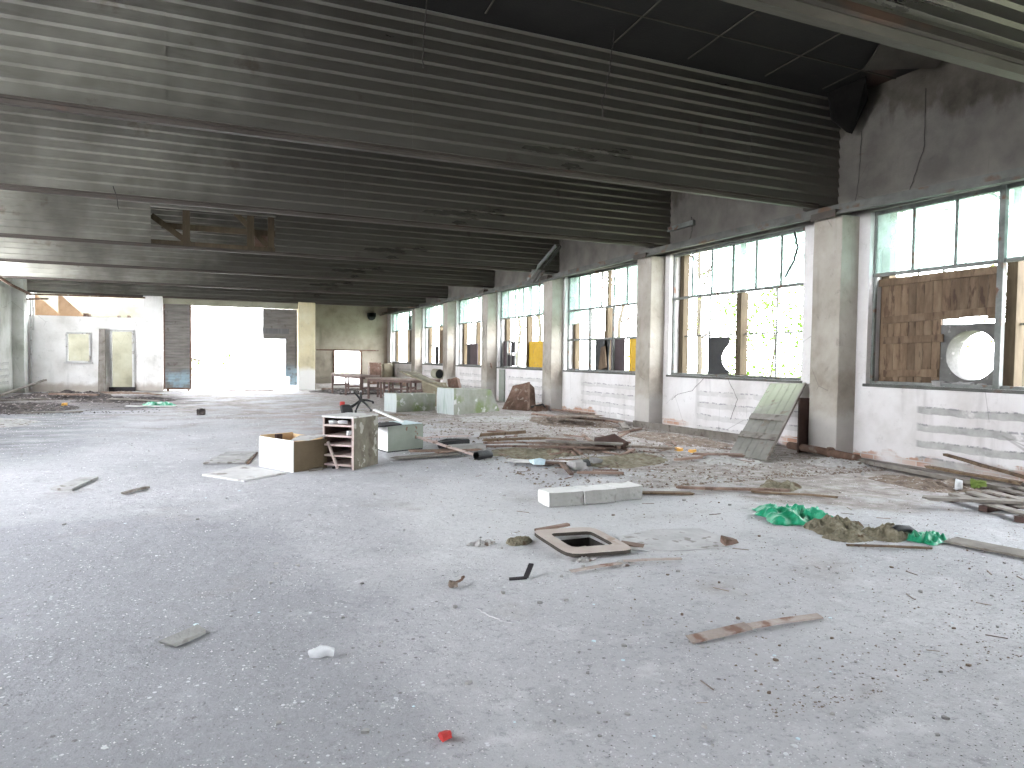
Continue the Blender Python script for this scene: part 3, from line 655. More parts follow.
b = MB(); b.prism([(9.64, 16.2, z0), (9.62, 16.05, z0 + .62), (9.62, 15.85, z0 + .66), (9.64, 15.80, z0 + .1)], (.02, 0, 0))
tag(b.build('plank_piece', M_woodbr), 'light brown plank piece leaning on the black board of the gridded window', 'plank')
slab('window_board', (9.75, 14.22, ZS + .01), (9.77, 14.90, ZS + .86), M_yellow, 'yellow board at the near edge of the gridded window, beside the plum board', 'board')
slab('window_board', (9.75, 19.12, ZS + .02), (9.77, 20.78, ZS + .86), M_yellow, 'bright yellow board under the clear pane of the window above the rusty hopper', 'board')
slab('window_board', (9.66, 22.30, ZS + .01), (9.69, 22.68, ZS + .90), M_plum, 'dark board at the far edge of the window with the yellow board', 'board')
root = thing('loose_sash', (9.64, 21.95, ZS), 'small grey sash of four dark panes beside the yellow board', 'sash')
b = MB()
for y_ in (-.33, 0, .33): b.bar((0, y_, 0), (0, y_, .92), .04, .045)
for z_ in (.02, .46, .90): b.bar((0, -.33, z_), (0, .33, z_), .04, .045)
b.build('sash_frame', M_frame, root)
for y_, z_ in ((-.165, .24), (.165, .24), (-.165, .68)):
    b = MB(); b.box((-.004, y_ - .14, z_ - .19), (.004, y_ + .14, z_ + .19)); b.build('pane', M_blackp, root)
slab('window_board', (9.66, 25.25, ZS + .01), (9.69, 26.0, ZS + .86), M_plum, 'reddish dark board low in the fifth window from the viewer', 'board')
slab('window_board', (9.72, 26.02, ZS + .01), (9.75, 26.55, ZS + .86), M_blackp, 'black board beside the reddish board of the fifth window', 'board')
slab('window_board', (9.66, 29.0, ZS + .01), (9.69, 30.0, ZS + 1.5), M_woodbr, 'brown broken board in the sixth window from the viewer', 'board')
slab('window_board', (9.66, 30.1, ZS + .01), (9.69, 30.5, ZS + .8), M_blackp, 'narrow black board in the sixth window from the viewer', 'board')
slab('window_board', (9.66, 34.2, ZS + .01), (9.69, 34.9, ZS + 2.4), M_sash, 'tall pale timber board in the last window by the far corner', 'board')
# twigs lying on the leafy window sill
for k, (y, l, a) in enumerate(((11.0, .9, .1), (10.6, .8, -.12), (10.2, .7, .15), (9.9, .6, -.1))):
    wire([(9.44, y + l / 2, ZS + .02), (9.42, y, ZS + .05 + abs(a) * .3), (9.40 + a * .2, y - l / 2, ZS + .02)], 'dry grey twig lying on the leafy window sill', .007, 'twig', M_bark, 'twigs on the leafy window sill', 'twig')

# ------------------------------------------------------------------ outside
b = MB(); b.box((XO, -30, -.3), (60, 90, -.08)); tag(b.build('ground', M_grass), 'scrubby grass ground outside the window wall', None, None, 'structure')
b = MB(); b.box((-60, -40, -.3), (XL - .45, 90, -.08)); tag(b.build('ground', M_apron), 'pale yard outside the open bays', None, None, 'structure')
b = MB(); b.box((XL - .45, 39.2, -.3), (XO, 90, -.08)); b.box((-1.9, 31.6, -.2), (4.46, 39.2, .004)); b.box((XL - .45, -40, -.3), (XO, -9.3, -.08)); tag(b.build('ground', M_apron), 'sunlit pale yard beyond the open gateway', None, None, 'structure')

def leaves(mb, pts, n, spread, size, r):
    for _ in range(n):
        p = Vector(r.choice(pts)) + Vector((r.gauss(0, spread), r.gauss(0, spread), r.gauss(0, spread * .8)))
        a = Vector((r.uniform(-1, 1), r.uniform(-1, 1), r.uniform(-.6, .6))).normalized(); bb = a.cross(Vector((r.uniform(-1, 1), r.uniform(-1, 1), r.uniform(-1, 1)))).normalized()
        s = size * r.uniform(.6, 1.3)
        mb.faces([p - a * s, p + bb * s * .45 + a * s * .1, p + a * s, p - bb * s * .45 + a * s * .1], [(0, 1, 2, 3)])
def sapling(x, y, h, seed, nleaf, label, cat='sapling', lean=(0, 0), lsize=.06, grp=None, z=-.09, spread=.22, r0=.035):
    r = random.Random(seed); root = thing(cat, (x, y, z), label, cat, grp)
    tr = MB(); tips = []
    trunk = [(0, 0, 0)]
    for i in range(1, 7):
        t_ = i / 6; trunk.append((lean[0] * t_ + r.uniform(-.08, .08) * h / 4, lean[1] * t_ + r.uniform(-.08, .08) * h / 4, h * t_))
    tr.tube(trunk, [r0 * (1 - .8 * i / 6) for i in range(7)], None, 7)
    for i in range(9):
        t_ = r.uniform(.22, .95); k = min(5, int(t_ * 6)); base = Vector(trunk[k]).lerp(Vector(trunk[k + 1]), t_ * 6 - k); an = r.uniform(0, 2 * PI); L_ = h * r.uniform(.14, .30)
        dv = Vector((math.cos(an), math.sin(an), r.uniform(.3, .9))).normalized()
        p1 = base + dv * L_ * .5 + Vector((0, 0, r.uniform(-.05, .1))); p2 = base + dv * L_ + Vector((0, 0, r.uniform(-.1, .15)))
        tr.tube([base, p1, p2], [r0 * .4, r0 * .28, r0 * .12], None, 5)
        tips += [p1, p2, p2]
        for _ in range(2):
            p3 = p1 + Vector((r.uniform(-1, 1), r.uniform(-1, 1), r.uniform(-.2, .8))) * L_ * .5; tr.tube([p1, p3], [r0 * .2, r0 * .08], None, 4); tips += [p3, p3]
    tr.build('trunk', M_bark, root, smooth=False)
    if nleaf:
        lf = MB(); leaves(lf, tips, nleaf, spread, lsize, r); lf.build('foliage', M_leaf, root)
    return root
SAP = [(11.3, 12.6, 2.9, 950, 'leafy sapling behind the far half of the leafy window'), (11.9, 11.4, 3.3, 950, 'thin sapling behind the middle post of the leafy window'),
       (11.2, 9.9, 2.5, 950, 'low leafy sapling behind the near half of the leafy window'), (12.2, 9.2, 5.2, 40, 'tall bare-stemmed sapling seen at the near edge of the leafy window'),
       (13.2, 13.8, 6.0, 100, 'tall sapling further off behind the leafy window'), (12.6, 15.8, 4.6, 86, 'sapling behind the gridded window'), (12.8, 18.4, 4.8, 86, 'sapling seen past the far end of the gridded window'),
       (12.6, 21.0, 4.8, 86, 'sapling behind the window with the yellow board'), (12.8, 26.0, 4.6, 86, 'sapling behind the fifth window'), (12.7, 30.2, 4.6, 86, 'sapling behind the sixth window'), (12.6, 36.2, 4.8, 106, 'sapling behind the last window'),
       (12.4, 6.3, 3.2, 53, 'sapling glimpsed through the round hole of the concrete block'), (14.2, 7.6, 6.4, 86, 'tall tree-like sapling behind the boarded window panes'), (14.0, 4.6, 6.0, 86, 'tall sapling behind the nearest pane at the frame edge')]
for i, (x, y, h, n, lb) in enumerate(SAP): sapling(x, y, h, 100 + i, n, lb, lean=(U(-.3, .3), U(-.4, .4)), lsize=.06 if h < 4 else .07, r0=.016 if h < 4 else .035)
TR = [(17, 10, 9), (18, 16, 10), (17.5, 22, 9), (18, 28, 10), (17, 35, 9), (19, 42, 10), (18.5, 5, 9)]
TL = ['behind the leafy window', 'behind the gridded window', 'behind the yellow-board window', 'behind the fifth window', 'behind the sixth window', 'behind the last window', 'behind the boarded window']
for i, (x, y, h) in enumerate(TR): sapling(x, y, h, 300 + i, 420, 'pale spring tree in the distance ' + TL[i], 'tree', lsize=.09, spread=.8, r0=.12)
for i, (x, y, h) in enumerate(((-.2, 45, 1.7), (1.4, 47, 1.9), (3.1, 44.5, 2.2), (6.9, 43.0, 1.5))):
    sapling(x, y, h, 400 + i, 500, ['pale bush beyond the gateway beside the slatted shutter', 'pale bush in the middle of the open gateway', 'pale bush beyond the gateway beside the stepped gate leaf', 'pale bush seen through the low far doorway'][i], 'bush', lsize=.08, spread=.3, r0=.03)

# ------------------------------------------------------------------ far end
root = thing('slatted_shutter', (-.88, 31.2, 0), 'grey horizontally slatted gate shutter on the far gateway', 'shutter')
b = MB(); corrugated(b, -.49, .47, .12, 3.47, .11, .02, .02); o = b.build('slats', M_shutter, root); so = o.modifiers.new('solid', 'SOLIDIFY'); so.thickness = .01
b = MB(); b.box((-.51, -.03, .06), (-.45, .05, 3.44)); b.box((.44, -.03, .06), (.51, .05, 3.44)); b.box((-.45, -.03, .06), (.44, .05, .13)); b.build('shutter_frame', M_rust, root)
for z in (.25,):
    b = MB(); b.box((-.40, -.02, 0), (-.30, .04, .06)); b.box((.34, -.02, 0), (.44, .04, .06)); b.build('roller', M_rust, root)
b = MB(); b.bar((.5, 0, 1.31), (.82, -.15, 1.22), .06, .06); b.bar((.5, 0, 1.31), (.5, 0, .3), .04, .04); b.build('latch_bar', M_woodred, root)
b = MB(); b.prism([(2.36, 31.45, 3.44), (2.36, 31.45, 2.16), (3.28, 31.45, 2.16), (3.28, 31.45, .55), (3.45, 31.45, .55), (3.45, 31.45, .2), (3.76, 31.45, .2), (3.76, 31.45, 3.44)], (0, .06, 0))
g_ = b.build('gate_leaf', M_gatesheet); tag(g_, 'grey stepped gate leaf on the side of the gateway away from the shutter', 'gate leaf')
b = MB(); b.box((-1.05, -.05, .24), (.02, .0, .46)); b.bar((.62, -.03, -2.9), (.62, -.03, .2), .10, .04); b.bar((.28, -.03, -1.2), (.28, -.03, .3), .06, .04)
o = b.build('gate_brace', M_gatedark, g_); o.location = (.34, 0, 1.95)
root = thing('office_window_frame', (-4.295, 31.28, 1.17), 'pale square window frame set in the white partition', 'window frame')
b = MB()
for p, q in (((-.40, 0, -.03), (.40, 0, -.03)), ((-.40, 0, 1.06), (.40, 0, 1.06)), ((-.38, 0, -.03), (-.38, 0, 1.06)), ((.38, 0, -.03), (.38, 0, 1.06))): b.bar(p, q, .10, .07)
b.build('frame', M_whitedirty, root, bevel=.005); b = MB(); b.box((-.47, -.08, -.10), (.47, .05, -.05)); b.build('sill', M_whitedirty, root)
root = thing('office_door_frame', (-2.835, 31.27, 0), 'pale empty door frame in the white partition', 'door frame')
b = MB()
for p, q in (((-.38, 0, .12), (-.38, 0, 2.36)), ((.38, 0, .12), (.38, 0, 2.36)), ((-.42, 0, 2.36), (.42, 0, 2.36))): b.bar(p, q, .12, .08)
b.build('jamb', M_whitedirty, root); b = MB(); b.box((-.45, -.15, 0), (.45, .08, .17)); b.build('threshold', M_blackp, root)
b = MB(); b.hexa([(-3.62, 30.85, 0), (-3.34, 30.65, 0), (-3.32, 30.70, 0), (-3.60, 30.90, 0)], [(-3.60, 31.15, 2.42), (-3.40, 31.05, 2.42), (-3.38, 31.10, 2.42), (-3.58, 31.20, 2.42)])
tag(b.build('door_leaf', M_wood), 'narrow grey door leaf leaning on the partition beside the doorway', 'door leaf')
b = MB(); b.bar((-3.36, 30.7, 0), (-3.42, 31.2, 2.3), .06, .05); tag(b.build('post', M_wood), 'thin timber post leaning beside the grey door leaf', 'post')
slab('wall_hook', (-2.62, 34.80, 1.22), (-2.35, 34.88, 1.30), M_blackp, 'small black bracket on the office wall seen through the doorway', 'bracket')
b = MB(); b.prism([(-5.85, 32.2, 2.88), (-5.85, 32.2, 3.75), (-4.95, 32.2, 2.88)], (0, .05, 0)); tag(b.build('roof_gusset', M_roofwood), 'orange brown triangular roof board above the partition, nearest the corner', 'roof board')
b = MB(); b.prism([(-5.05, 32.0, 2.88), (-5.05, 32.0, 3.80), (-4.15, 32.0, 2.88)], (0, .05, 0)); tag(b.build('roof_gusset', M_roofwood), 'second orange brown triangular roof board above the partition', 'roof board')
for k, (x0, z0_, x1, z1_) in enumerate(((XL, 3.62, -2.0, 3.66), (XL, 3.42, -5.2, 3.48))):
    b = MB(); b.tube([(x0, 31.0, z0_), ((x0 + x1) / 2, 31.0, z0_ + .02), (x1, 31.0, z1_)], .035, M_rust, 7); tag(b.build('pipe'), ['long rusty pipe running above the partition', 'short rusty pipe in the corner above the partition'][k], 'pipe')
for k, (x, z0_, z1_) in enumerate(((-5.80, .1, 3.5), (-5.72, 2.3, 3.5))):
    b = MB(); b.tube([(x, 31.15, z0_), (x + .01, 31.15, (z0_ + z1_) / 2), (x, 31.15, z1_)], .03, M_whitedirty, 7); tag(b.build('pipe'), ['pale vertical pipe down the corner of the partition', 'short pale pipe stub high in the partition corner'][k], 'pipe')
wire([(-5.9, 25.5, 4.0), (-5.9, 29, 3.75), (-5.75, 31, 3.6)], 'black pipe sloping towards the partition corner', .05, 'pipe', M_rust, None, 'pipe')
for k, (x, z, s) in enumerate(((-4.05, 2.87, .09), (-3.95, 2.87, .06), (-2.95, 2.87, .05), (-2.6, 2.87, .05))):
    b = MB(); b.box((-s, -.08, 0), (s, .08, s * 1.3)); b.cut(1); b.rough(.03, 9, k); o = b.build('brick_lump', M_rust); o.location = (x, 31.4, z); tag(o, 'brown brick lump left on top of the white partition', 'brick', 'brick lumps on the partition')
root = thing('wall_lamp', (8.53, 38.55, 3.45), 'dark round lamp housing high on the beige far wall', 'lamp')
b = MB(); b.tube([(0, .12, .20), (0, -.12, .20)], [.20, .20], None, 14); b.build('housing', M_black, root); b = MB(); b.box((-.22, -.12, .2), (.22, .14, .40)); b.build('bracket', M_black, root)

# benches at the far end
def bench(p0, p1, wd, h, n, label, m_top=M_board):
    p0, p1 = Vector(p0), Vector(p1); d = p1 - p0; L_ = d.length; root = thing('work_bench', (p0 + p1) / 2, label, 'bench', 'rusty benches before the far wall', math.atan2(d.y, d.x))
    b = MB(); b.box((-L_ / 2, -wd / 2, h - .05), (L_ / 2, wd / 2, h)); b.cut(2); b.rough(.012, 2, L_); b.build('bench_top', m_top, root)
    for i in range(n):
        x = -L_ / 2 + .12 + (L_ - .24) * i / (n - 1)
        for s in (-1, 1):
            b = MB(); b.bar((x, s * (wd / 2 - .05), 0), (x, s * (wd / 2 - .05), h - .05), .06, .06); b.build('leg', M_rustbench, root)
        b = MB(); b.bar((x, -wd / 2 + .05, .34), (x, wd / 2 - .05, .34), .05, .06); b.bar((x, -wd / 2 + .05, h - .10), (x, wd / 2 - .05, h - .10), .05, .08); b.build('cross_rail', M_rustbench, root)
    for s in (-1, 1):
        b = MB(); b.bar((-L_ / 2 + .1, s * (wd / 2 - .05), h - .10), (L_ / 2 - .1, s * (wd / 2 - .05), h - .10), .04, .07); b.build('side_rail', M_rustbench, root)
    return root
bench((5.05, 28.6, 0), (5.55, 25.2, 0), .75, .80, 3, 'purple brown bench standing in front of the low far doorway')
bench((5.55, 24.9, 0), (6.75, 23.1, 0), .72, .74, 3, 'purple brown middle bench, sagging, behind the moss-green plinth')
bench((6.35, 26.2, 0), (7.9, 24.6, 0), .70, .70, 3, 'dark bench half hidden behind the olive chute')
b = MB(); b.hexa([(5.85, 22.3, .98), (6.55, 19.9, .50), (7.0, 20.2, .46), (6.5, 22.6, .94)], [(5.85, 22.3, 1.03), (6.55, 19.9, .56), (7.0, 20.2, .52), (6.5, 22.6, .99)])
tag(b.build('tin_chute', M_olive), 'olive corroded plate sloping down over the plinth', 'plate')
b = MB(); b.hexa([(6.2, 20.6, .0), (6.9, 19.9, .0), (7.0, 20.0, .0), (6.3, 20.7, .0)], [(6.2, 21.0, .72), (6.75, 20.3, .72), (6.8, 20.4, .72), (6.3, 21.1, .72)]); tag(b.build('trestle_board', M_olive), 'olive trestle board propping up the sloping plate', 'board')
root = thing('sheet_pipe', (6.6, 20.7, .98), 'olive sheet metal pipe with a black open end lying over the plinth', 'pipe')
mb = MB(); n = 18; vs = []; q = []
for j in range(n):
    a = 2 * PI * j / n
    for (x, r_) in ((-.25, .15), (.35, .15), (.35, .135), (-.25, .135)): vs.append((x * .5 - .0, x * -1.0, 0)) if False else vs.append((x * .55, -x * 1.1 + 0, 0) if False else (r_ * math.cos(a) * .9, x * -1.6, r_ * math.sin(a)))
for j in range(n):
    k = (j + 1) % n
    for e in range(4): q.append((4 * j + e, 4 * j + (e + 1) % 4, 4 * k + (e + 1) % 4, 4 * k + e))
mb.faces(vs, q); mb.build('pipe_shell', M_pipe, root); root.rotation_euler = (0, 0, -.15)
b = MB(); b.tube([(0, .2, 0), (0, -.45, 0)], .128, None, 16); b.build('bore_shade', M_black, root)  # black core standing in for the shade inside the pipe

def hexthing(name, L, Cc, R, h, hr, m, label, cat, slope=0.0, m2=None):
    """block from its three visible floor corners"""
    L, Cc, R = Vector(L), Vector(Cc), Vector(R); D = L + R - Cc; b = MB()
    sl = (Cc - R).normalized() * slope
    bot = [Vector((p.x, p.y, -.02)) for p in (L, Cc, R, D)]
    top = [Vector((L.x, L.y, h)), Vector((Cc.x, Cc.y, h)), Vector((R.x, R.y, hr)) + Vector((sl.x, sl.y, 0)), Vector((D.x, D.y, hr)) + Vector((sl.x, sl.y, 0))]
    b.hexa(bot, top); b.mats = [m] + ([m2] if m2 else [])
    if m2:
        b.bm.faces.ensure_lookup_table(); nrm = (Cc - L).normalized()
        for f_ in b.bm.faces:
            if {tuple(round(c, 3) for c in v.co) for v in f_.verts} == {tuple(round(c, 3) for c in v) for v in (bot[0], bot[1], top[1], top[0])}: f_.material_index = 1
    b.cut(2); b.rough(.02, 2.5, h)
    return tag(b.build(name, None, bevel=.02), label, cat)
hexthing('concrete_plinth', (4.55, 18.98, 0), (4.74, 18.39, 0), (6.0, 18.9, 0), .50, .47, M_plinth, 'low mossy concrete plinth in front of the benches', 'plinth', 0, M_plinthw)
hexthing('concrete_plinth', (5.73, 17.96, 0), (5.95, 17.20, 0), (7.66, 18.18, 0), .68, .62, M_plinth, 'taller green concrete plinth with pale end and a sloping tail', 'plinth', .42, M_plinthw)
b = MB(); b.hexa([(7.95, 18.75, 0), (8.42, 18.0, 0), (8.95, 18.55, .02), (8.5, 19.1, 0)], [(8.38, 18.95, .68), (8.68, 18.52, .80), (8.98, 18.72, .62), (8.7, 19.15, .60)]); b.cut(1); b.rough(.015, 3, 4)
root = b.build('rusty_hopper', M_rust, bevel=.01); tag(root, 'tipped rusty steel hopper lying against the window wall', 'hopper')
b = MB(); b.bar((-.48, -.18, .02), (-.05, -.45, .74), .05, .03); b.bar((.0, -.56, .02), (.22, -.1, .8), .06, .03); b.build('rim', M_woodred, root)
b = MB(); b.box((8.55, 17.75, 0), (8.95, 18.0, .16)); b.cut(1); b.rough(.05, 4, 8); tag(b.build('scrap_lump', M_rust), 'dark red scrap lump at the foot of the rusty hopper', 'scrap')
wire([(8.5, 17.9, .12), (8.75, 17.7, .2), (8.95, 17.85, .05)], 'black bent hose at the foot of the rusty hopper', .03, 'hose', M_black, None, 'hose')
b = MB(); b.box((9.40, 22.0, 0), (9.445, 22.45, 1.1)); tag(b.build('hatch_cover', M_palegreen), 'narrow pale green panel on the wall behind the rusty hopper', 'panel')
b = MB(); b.hexa([(7.9, 23.2, 0), (8.2, 22.9, 0), (8.4, 23.2, 0), (8.1, 23.5, 0)], [(7.85, 23.4, .72), (8.1, 23.15, .80), (8.3, 23.4, .74), (8.05, 23.6, .68)]); b.cut(1); b.rough(.02, 4, 6); tag(b.build('crate_piece', M_rust), 'small brown box tilted behind the tall plinth', 'box')
b = MB(); b.box((8.1, 36.9, 0), (8.7, 37.4, 1.15)); b.cut(2); b.rough(.04, 3, 1); tag(b.build('oil_drum', M_rust), 'brown upright bin below the last window', 'bin')
b = MB(); b.box((8.85, 36.9, 0), (9.35, 37.5, 1.10)); b.cut(2); b.rough(.04, 3, 5); tag(b.build('metal_bin', M_olive), 'olive upright bin beside the brown one below the last window', 'bin')
wire([(8.9, 21.9, 1.15), (8.75, 21.6, 1.3), (8.6, 21.2, 1.2)], 'curved rusty bar sticking out beside the fourth pillar', .025, 'bar', M_rust, None, 'bent_bar')

# ------------------------------------------------------------------ furniture in the middle
def frame_of(L, Cc, R):
    L, Cc, R = Vector(L), Vector(Cc), Vector(R); u = (R - Cc); v = (L - Cc); return Cc, u, v
def panel(mb, Cc, u, v, a0, a1, b0, b1, z0, z1, m=None):
    P = lambda a, b, z: (Vector((0, 0, 0)) + u * a + v * b + Vector((0, 0, z)))
    mb.hexa([P(a0, b0, z0), P(a1, b0, z0), P(a1, b1, z0), P(a0, b1, z0)], [P(a0, b0, z1), P(a1, b0, z1), P(a1, b1, z1), P(a0, b1, z1)], m)
# open box lying on its back
Cc, u, v = frame_of((.70, 10.0, 0), (1.054, 9.293, 0), (1.53, 9.56, 0)); ul, vl = u.length, v.length; t = .02
root = thing('open_cabinet', Cc, 'open cabinet box lying on its back, white front and brown side', 'cabinet')
b = MB(); panel(b, Cc, u, v, 0, t / ul, 0, 1, 0, .405); b.build('white_side', M_white, root, bevel=.003)
b = MB(); panel(b, Cc, u, v, t / ul, 1, 0, t / vl, 0, .39); b.build('brown_side', M_hardb, root, bevel=.002)
b = MB(); panel(b, Cc, u, v, 1 - t / ul, 1, t / vl, 1, 0, .40); b.build('inner_side', M_chipb, root)
b = MB(); panel(b, Cc, u, v, t / ul, 1 - t / ul, 1 - t / vl, 1, 0, .42); b.build('inner_side', M_chipb, root)
b = MB(); panel(b, Cc, u, v, t / ul, 1 - t / ul, t / vl, 1 - t / vl, 0.001, t); b.build('bottom', M_hardb, root)
b = MB(); panel(b, Cc, u, v, .42, .58, .90, .97, .2, .415); b.build('cleat', M_dkbrown, root)
b = MB(); P = lambda a, c, z: Cc + u * a + v * c + Vector((0, 0, z))
b.hexa([P(-.02, .05, .407), P(.35, -.10, .405), P(1.08, -.03, .44), P(.55, .35, .42)], [P(-.02, .05, .417), P(.35, -.06, .417), P(1.08, -.03, .452), P(.55, .35, .432)]); b.cut(1); b.rough(.008, 6, 3)
tag(b.build('broken_panel', M_whitedirty), 'broken white panel lying across the open cabinet box', 'panel')
b = MB(); b.bar(P(.93, -.08, .36), P(1.04, -.25, .01), .035, .03); tag(b.build('batten', M_shelf), 'short pale batten leaning at the corner of the open cabinet box', 'batten')
b = MB(); b.bar(P(1.0, -.16, .012), P(1.26, -.12, .012), .03, .024); tag(b.build('steel_bar', M_black), 'short black bar lying at the foot of the drawer cabinet', 'bar')
b = MB(); b.hexa([P(.35, -.10, 0), P(.72, -.14, 0), P(.85, -.03, 0), P(.45, -.02, 0)], [P(.35, -.10, .015), P(.72, -.14, .02), P(.85, -.03, .025), P(.45, -.02, .02)]); tag(b.build('board_scrap', M_wood), 'small grey board scrap lying along the brown cabinet side', 'board')
# drawer cabinet without drawers
Cc, u, v = frame_of((1.47, 9.56, 0), (1.816, 9.227, 0), (2.237, 9.658, 0)); ul, vl = u.length, v.length
root = thing('drawer_cabinet', Cc, 'upright drawer cabinet without drawers, stained side and pink shelf edges', 'cabinet')
H_ = .70
b = MB(); panel(b, Cc, u, v, 0, 1, 0, t / vl, 0, H_ - .02); b.build('side_panel', M_peel, root, bevel=.002)
b = MB(); panel(b, Cc, u, v, -.012, 0, -.005, t * 1.4 / vl, 0, H_); b.build('edge_strip', M_shelf, root)
b = MB(); panel(b, Cc, u, v, 0, 1, 1 - t / vl, 1, 0, H_ - .02); b.build('side_panel', M_shelf, root)
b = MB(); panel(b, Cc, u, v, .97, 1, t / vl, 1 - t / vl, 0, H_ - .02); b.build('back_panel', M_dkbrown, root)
b = MB(); panel(b, Cc, u, v, -.02, 1.0, -.0, 1.02, H_ - .022, H_); b.cut(1); b.rough(.006, 5, 2); b.build('cabinet_top', M_whitedirty, root)
for k, z in enumerate((.055, .175, .315, .435, .575)):
    b = MB(); panel(b, Cc, u, v, -.01, .95, t / vl, 1 - t / vl, z - .012, z + .012); b.build('shelf', M_shelf, root)
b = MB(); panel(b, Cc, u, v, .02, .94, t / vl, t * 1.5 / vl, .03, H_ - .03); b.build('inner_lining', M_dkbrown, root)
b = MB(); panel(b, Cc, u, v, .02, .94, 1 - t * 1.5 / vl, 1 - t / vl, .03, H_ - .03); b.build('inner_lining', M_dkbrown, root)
P = lambda a, c, z: Cc + u * a + v * c + Vector((0, 0, z))
b = MB(); b.box((-.03, -.03, 0), (.035, .03, .05)); b.cut(1); b.rough(.025, 12, 4); o = b.build('paper_crumple', M_paper); o.location = P(.06, .18, .447); tag(o, 'crumpled white paper on the third shelf of the drawer cabinet', 'paper')
for k, (a_, c_) in enumerate(((.1, .75), (.1, .45))):
    b = MB(); b.box((-.05, -.03, 0), (.05, .03, .035)); b.cut(1); b.rough(.03, 9, k * 5); o = b.build('paper_crumple', M_paper); o.location = P(a_, c_, .587); tag(o, ['torn white paper on the top shelf of the drawer cabinet, far side', 'torn white paper on the top shelf of the drawer cabinet, near side'][k], 'paper')
# pale green cabinet
Cc, u, v = frame_of((2.52, 11.35, 0), (2.637, 10.711, 0), (3.28, 10.98, 0)); ul, vl = u.length, v.length
root = thing('metal_cabinet', Cc, 'low pale green metal cabinet with a white end', 'cabinet')
b = MB(); panel(b, Cc, u, v, 0, 1, 0, t / vl, .02, .415); b.build('green_side', M_palegreen, root, bevel=.006)
b = MB(); panel(b, Cc, u, v, -.005, t / ul, t / vl, 1, .02, .40); b.build('white_end', M_white, root, bevel=.004)
b = MB(); panel(b, Cc, u, v, 1 - t / ul, 1, t / vl, 1, .02, .41); panel(b, Cc, u, v, 0, 1, 1 - t / vl, 1, .02, .41); b.build('back_side', M_palegreen, root)
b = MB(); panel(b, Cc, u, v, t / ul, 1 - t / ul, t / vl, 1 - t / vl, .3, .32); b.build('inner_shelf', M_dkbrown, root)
b = MB(); panel(b, Cc, u, v, 0, 1, t / vl, 1 - t / vl, 0, .02); b.build('base', M_blackp, root)
P = lambda a, c, z: Cc + u * a + v * c + Vector((0, 0, z))
b = MB(); b.hexa([P(-.35, .0, .405), P(.36, -.03, .42), P(.42, .6, .42), P(-.3, .7, .41)], [P(-.35, .0, .425), P(.36, -.03, .44), P(.42, .6, .44), P(-.3, .7, .43)]); tag(b.build('board_scrap', M_blackp), 'black board lying across the top of the green cabinet', 'board')
b = MB(); b.hexa([P(.44, .03, .417), P(.98, .03, .417), P(.96, .9, .417), P(.46, .9, .417)], [P(.44, .03, .425), P(.98, .03, .425), P(.96, .9, .425), P(.46, .9, .425)]); tag(b.build('glass_sheet', M_blueish), 'pale blue glass sheet lying on the green cabinet', 'glass sheet')
b = MB(); b.bar((2.56, 11.35, .63), (2.93, 10.95, .455), .07, .022); tag(b.build('batten', M_white), 'white batten propped on the far corner of the green cabinet', 'batten')
# overturned swivel chair
root = thing('swivel_chair', (3.3, 16.45, 0), 'overturned black swivel chair with star base up in the air', 'chair')
hub = Vector((.113, .05, .465))
for k, e in enumerate(((-.10, .0, .68), (.126, .15, .676), (.395, .05, .423), (.302, -.15, .25), (-.06, -.2, .233))):
    b = MB(); b.tube([hub, (hub + Vector(e)) / 2 + Vector((0, 0, .015)), e], [.03, .024, .016], None, 7); lg = b.build('star_leg', M_black, root)
    b = MB(); e = Vector(e); b.tube([e + Vector((-.02, 0, -.02)), e + Vector((.02, 0, -.02))], [.028, .028], None, 10); b.build('caster', M_whitedirty if k < 2 else M_black, lg)
b = MB(); b.tube([hub, (-.05, -.02, .36), (-.16, -.06, .30)], [.03, .03, .04], None, 8); b.build('column', M_black, root)
b = MB(); b.box((-.36, -.28, 0), (-.10, .2, .40)); b.cut(2)
for v_ in b.bm.verts:
    q_ = v_.co - Vector((-.23, -.04, .2)); v_.co = Vector((-.23, -.04, .2)) + q_ * (1 - .25 * (q_.length / .33) ** 2)
    v_.co.x += (v_.co.z - .2) * -.25
b.rough(.02, 4, 3); b.build('seat', M_black, root, bevel=.02, smooth=True)
b = MB(); b.box((-.40, -.16, .33), (-.27, .10, .45)); b.cut(2)
for v_ in b.bm.verts:
    q_ = v_.co - Vector((-.335, -.03, .39)); v_.co = Vector((-.335, -.03, .39)) + q_ * (1 - .9 * (q_.length / .2) ** 2)
b.rough(.01, 5, 9); b.build('backrest', M_red, root, smooth=True)['label'] = 'red backrest cushion'

# three aerated blocks
for k, (x, y, w_, rz_, lb) in enumerate(((3.375, 6.38, .385, -.03, 'white aerated concrete block, end nearest the open cabinet'), (3.765, 6.36, .375, .01, 'white aerated concrete block, middle one of the row of three'), (4.135, 6.41, .355, .05, 'white aerated concrete block, end nearest the window wall'))):
    b = MB(); b.box((-w_ / 2, -.14, 0), (w_ / 2, .13, .145)); b.mats = [M_block, M_blockside]
    for f_ in b.bm.faces:
        if f_.calc_center_median().y < -.125: f_.material_index = 1  # front face gets the darker grey
    b.cut(3); b.rough(.010, 7, k * 4); o = b.build('concrete_block', None, bevel=.008); o.location = (x, y, 0); o.rotation_euler = (0, 0, rz_); tag(o, lb, 'block', 'row of aerated concrete blocks')
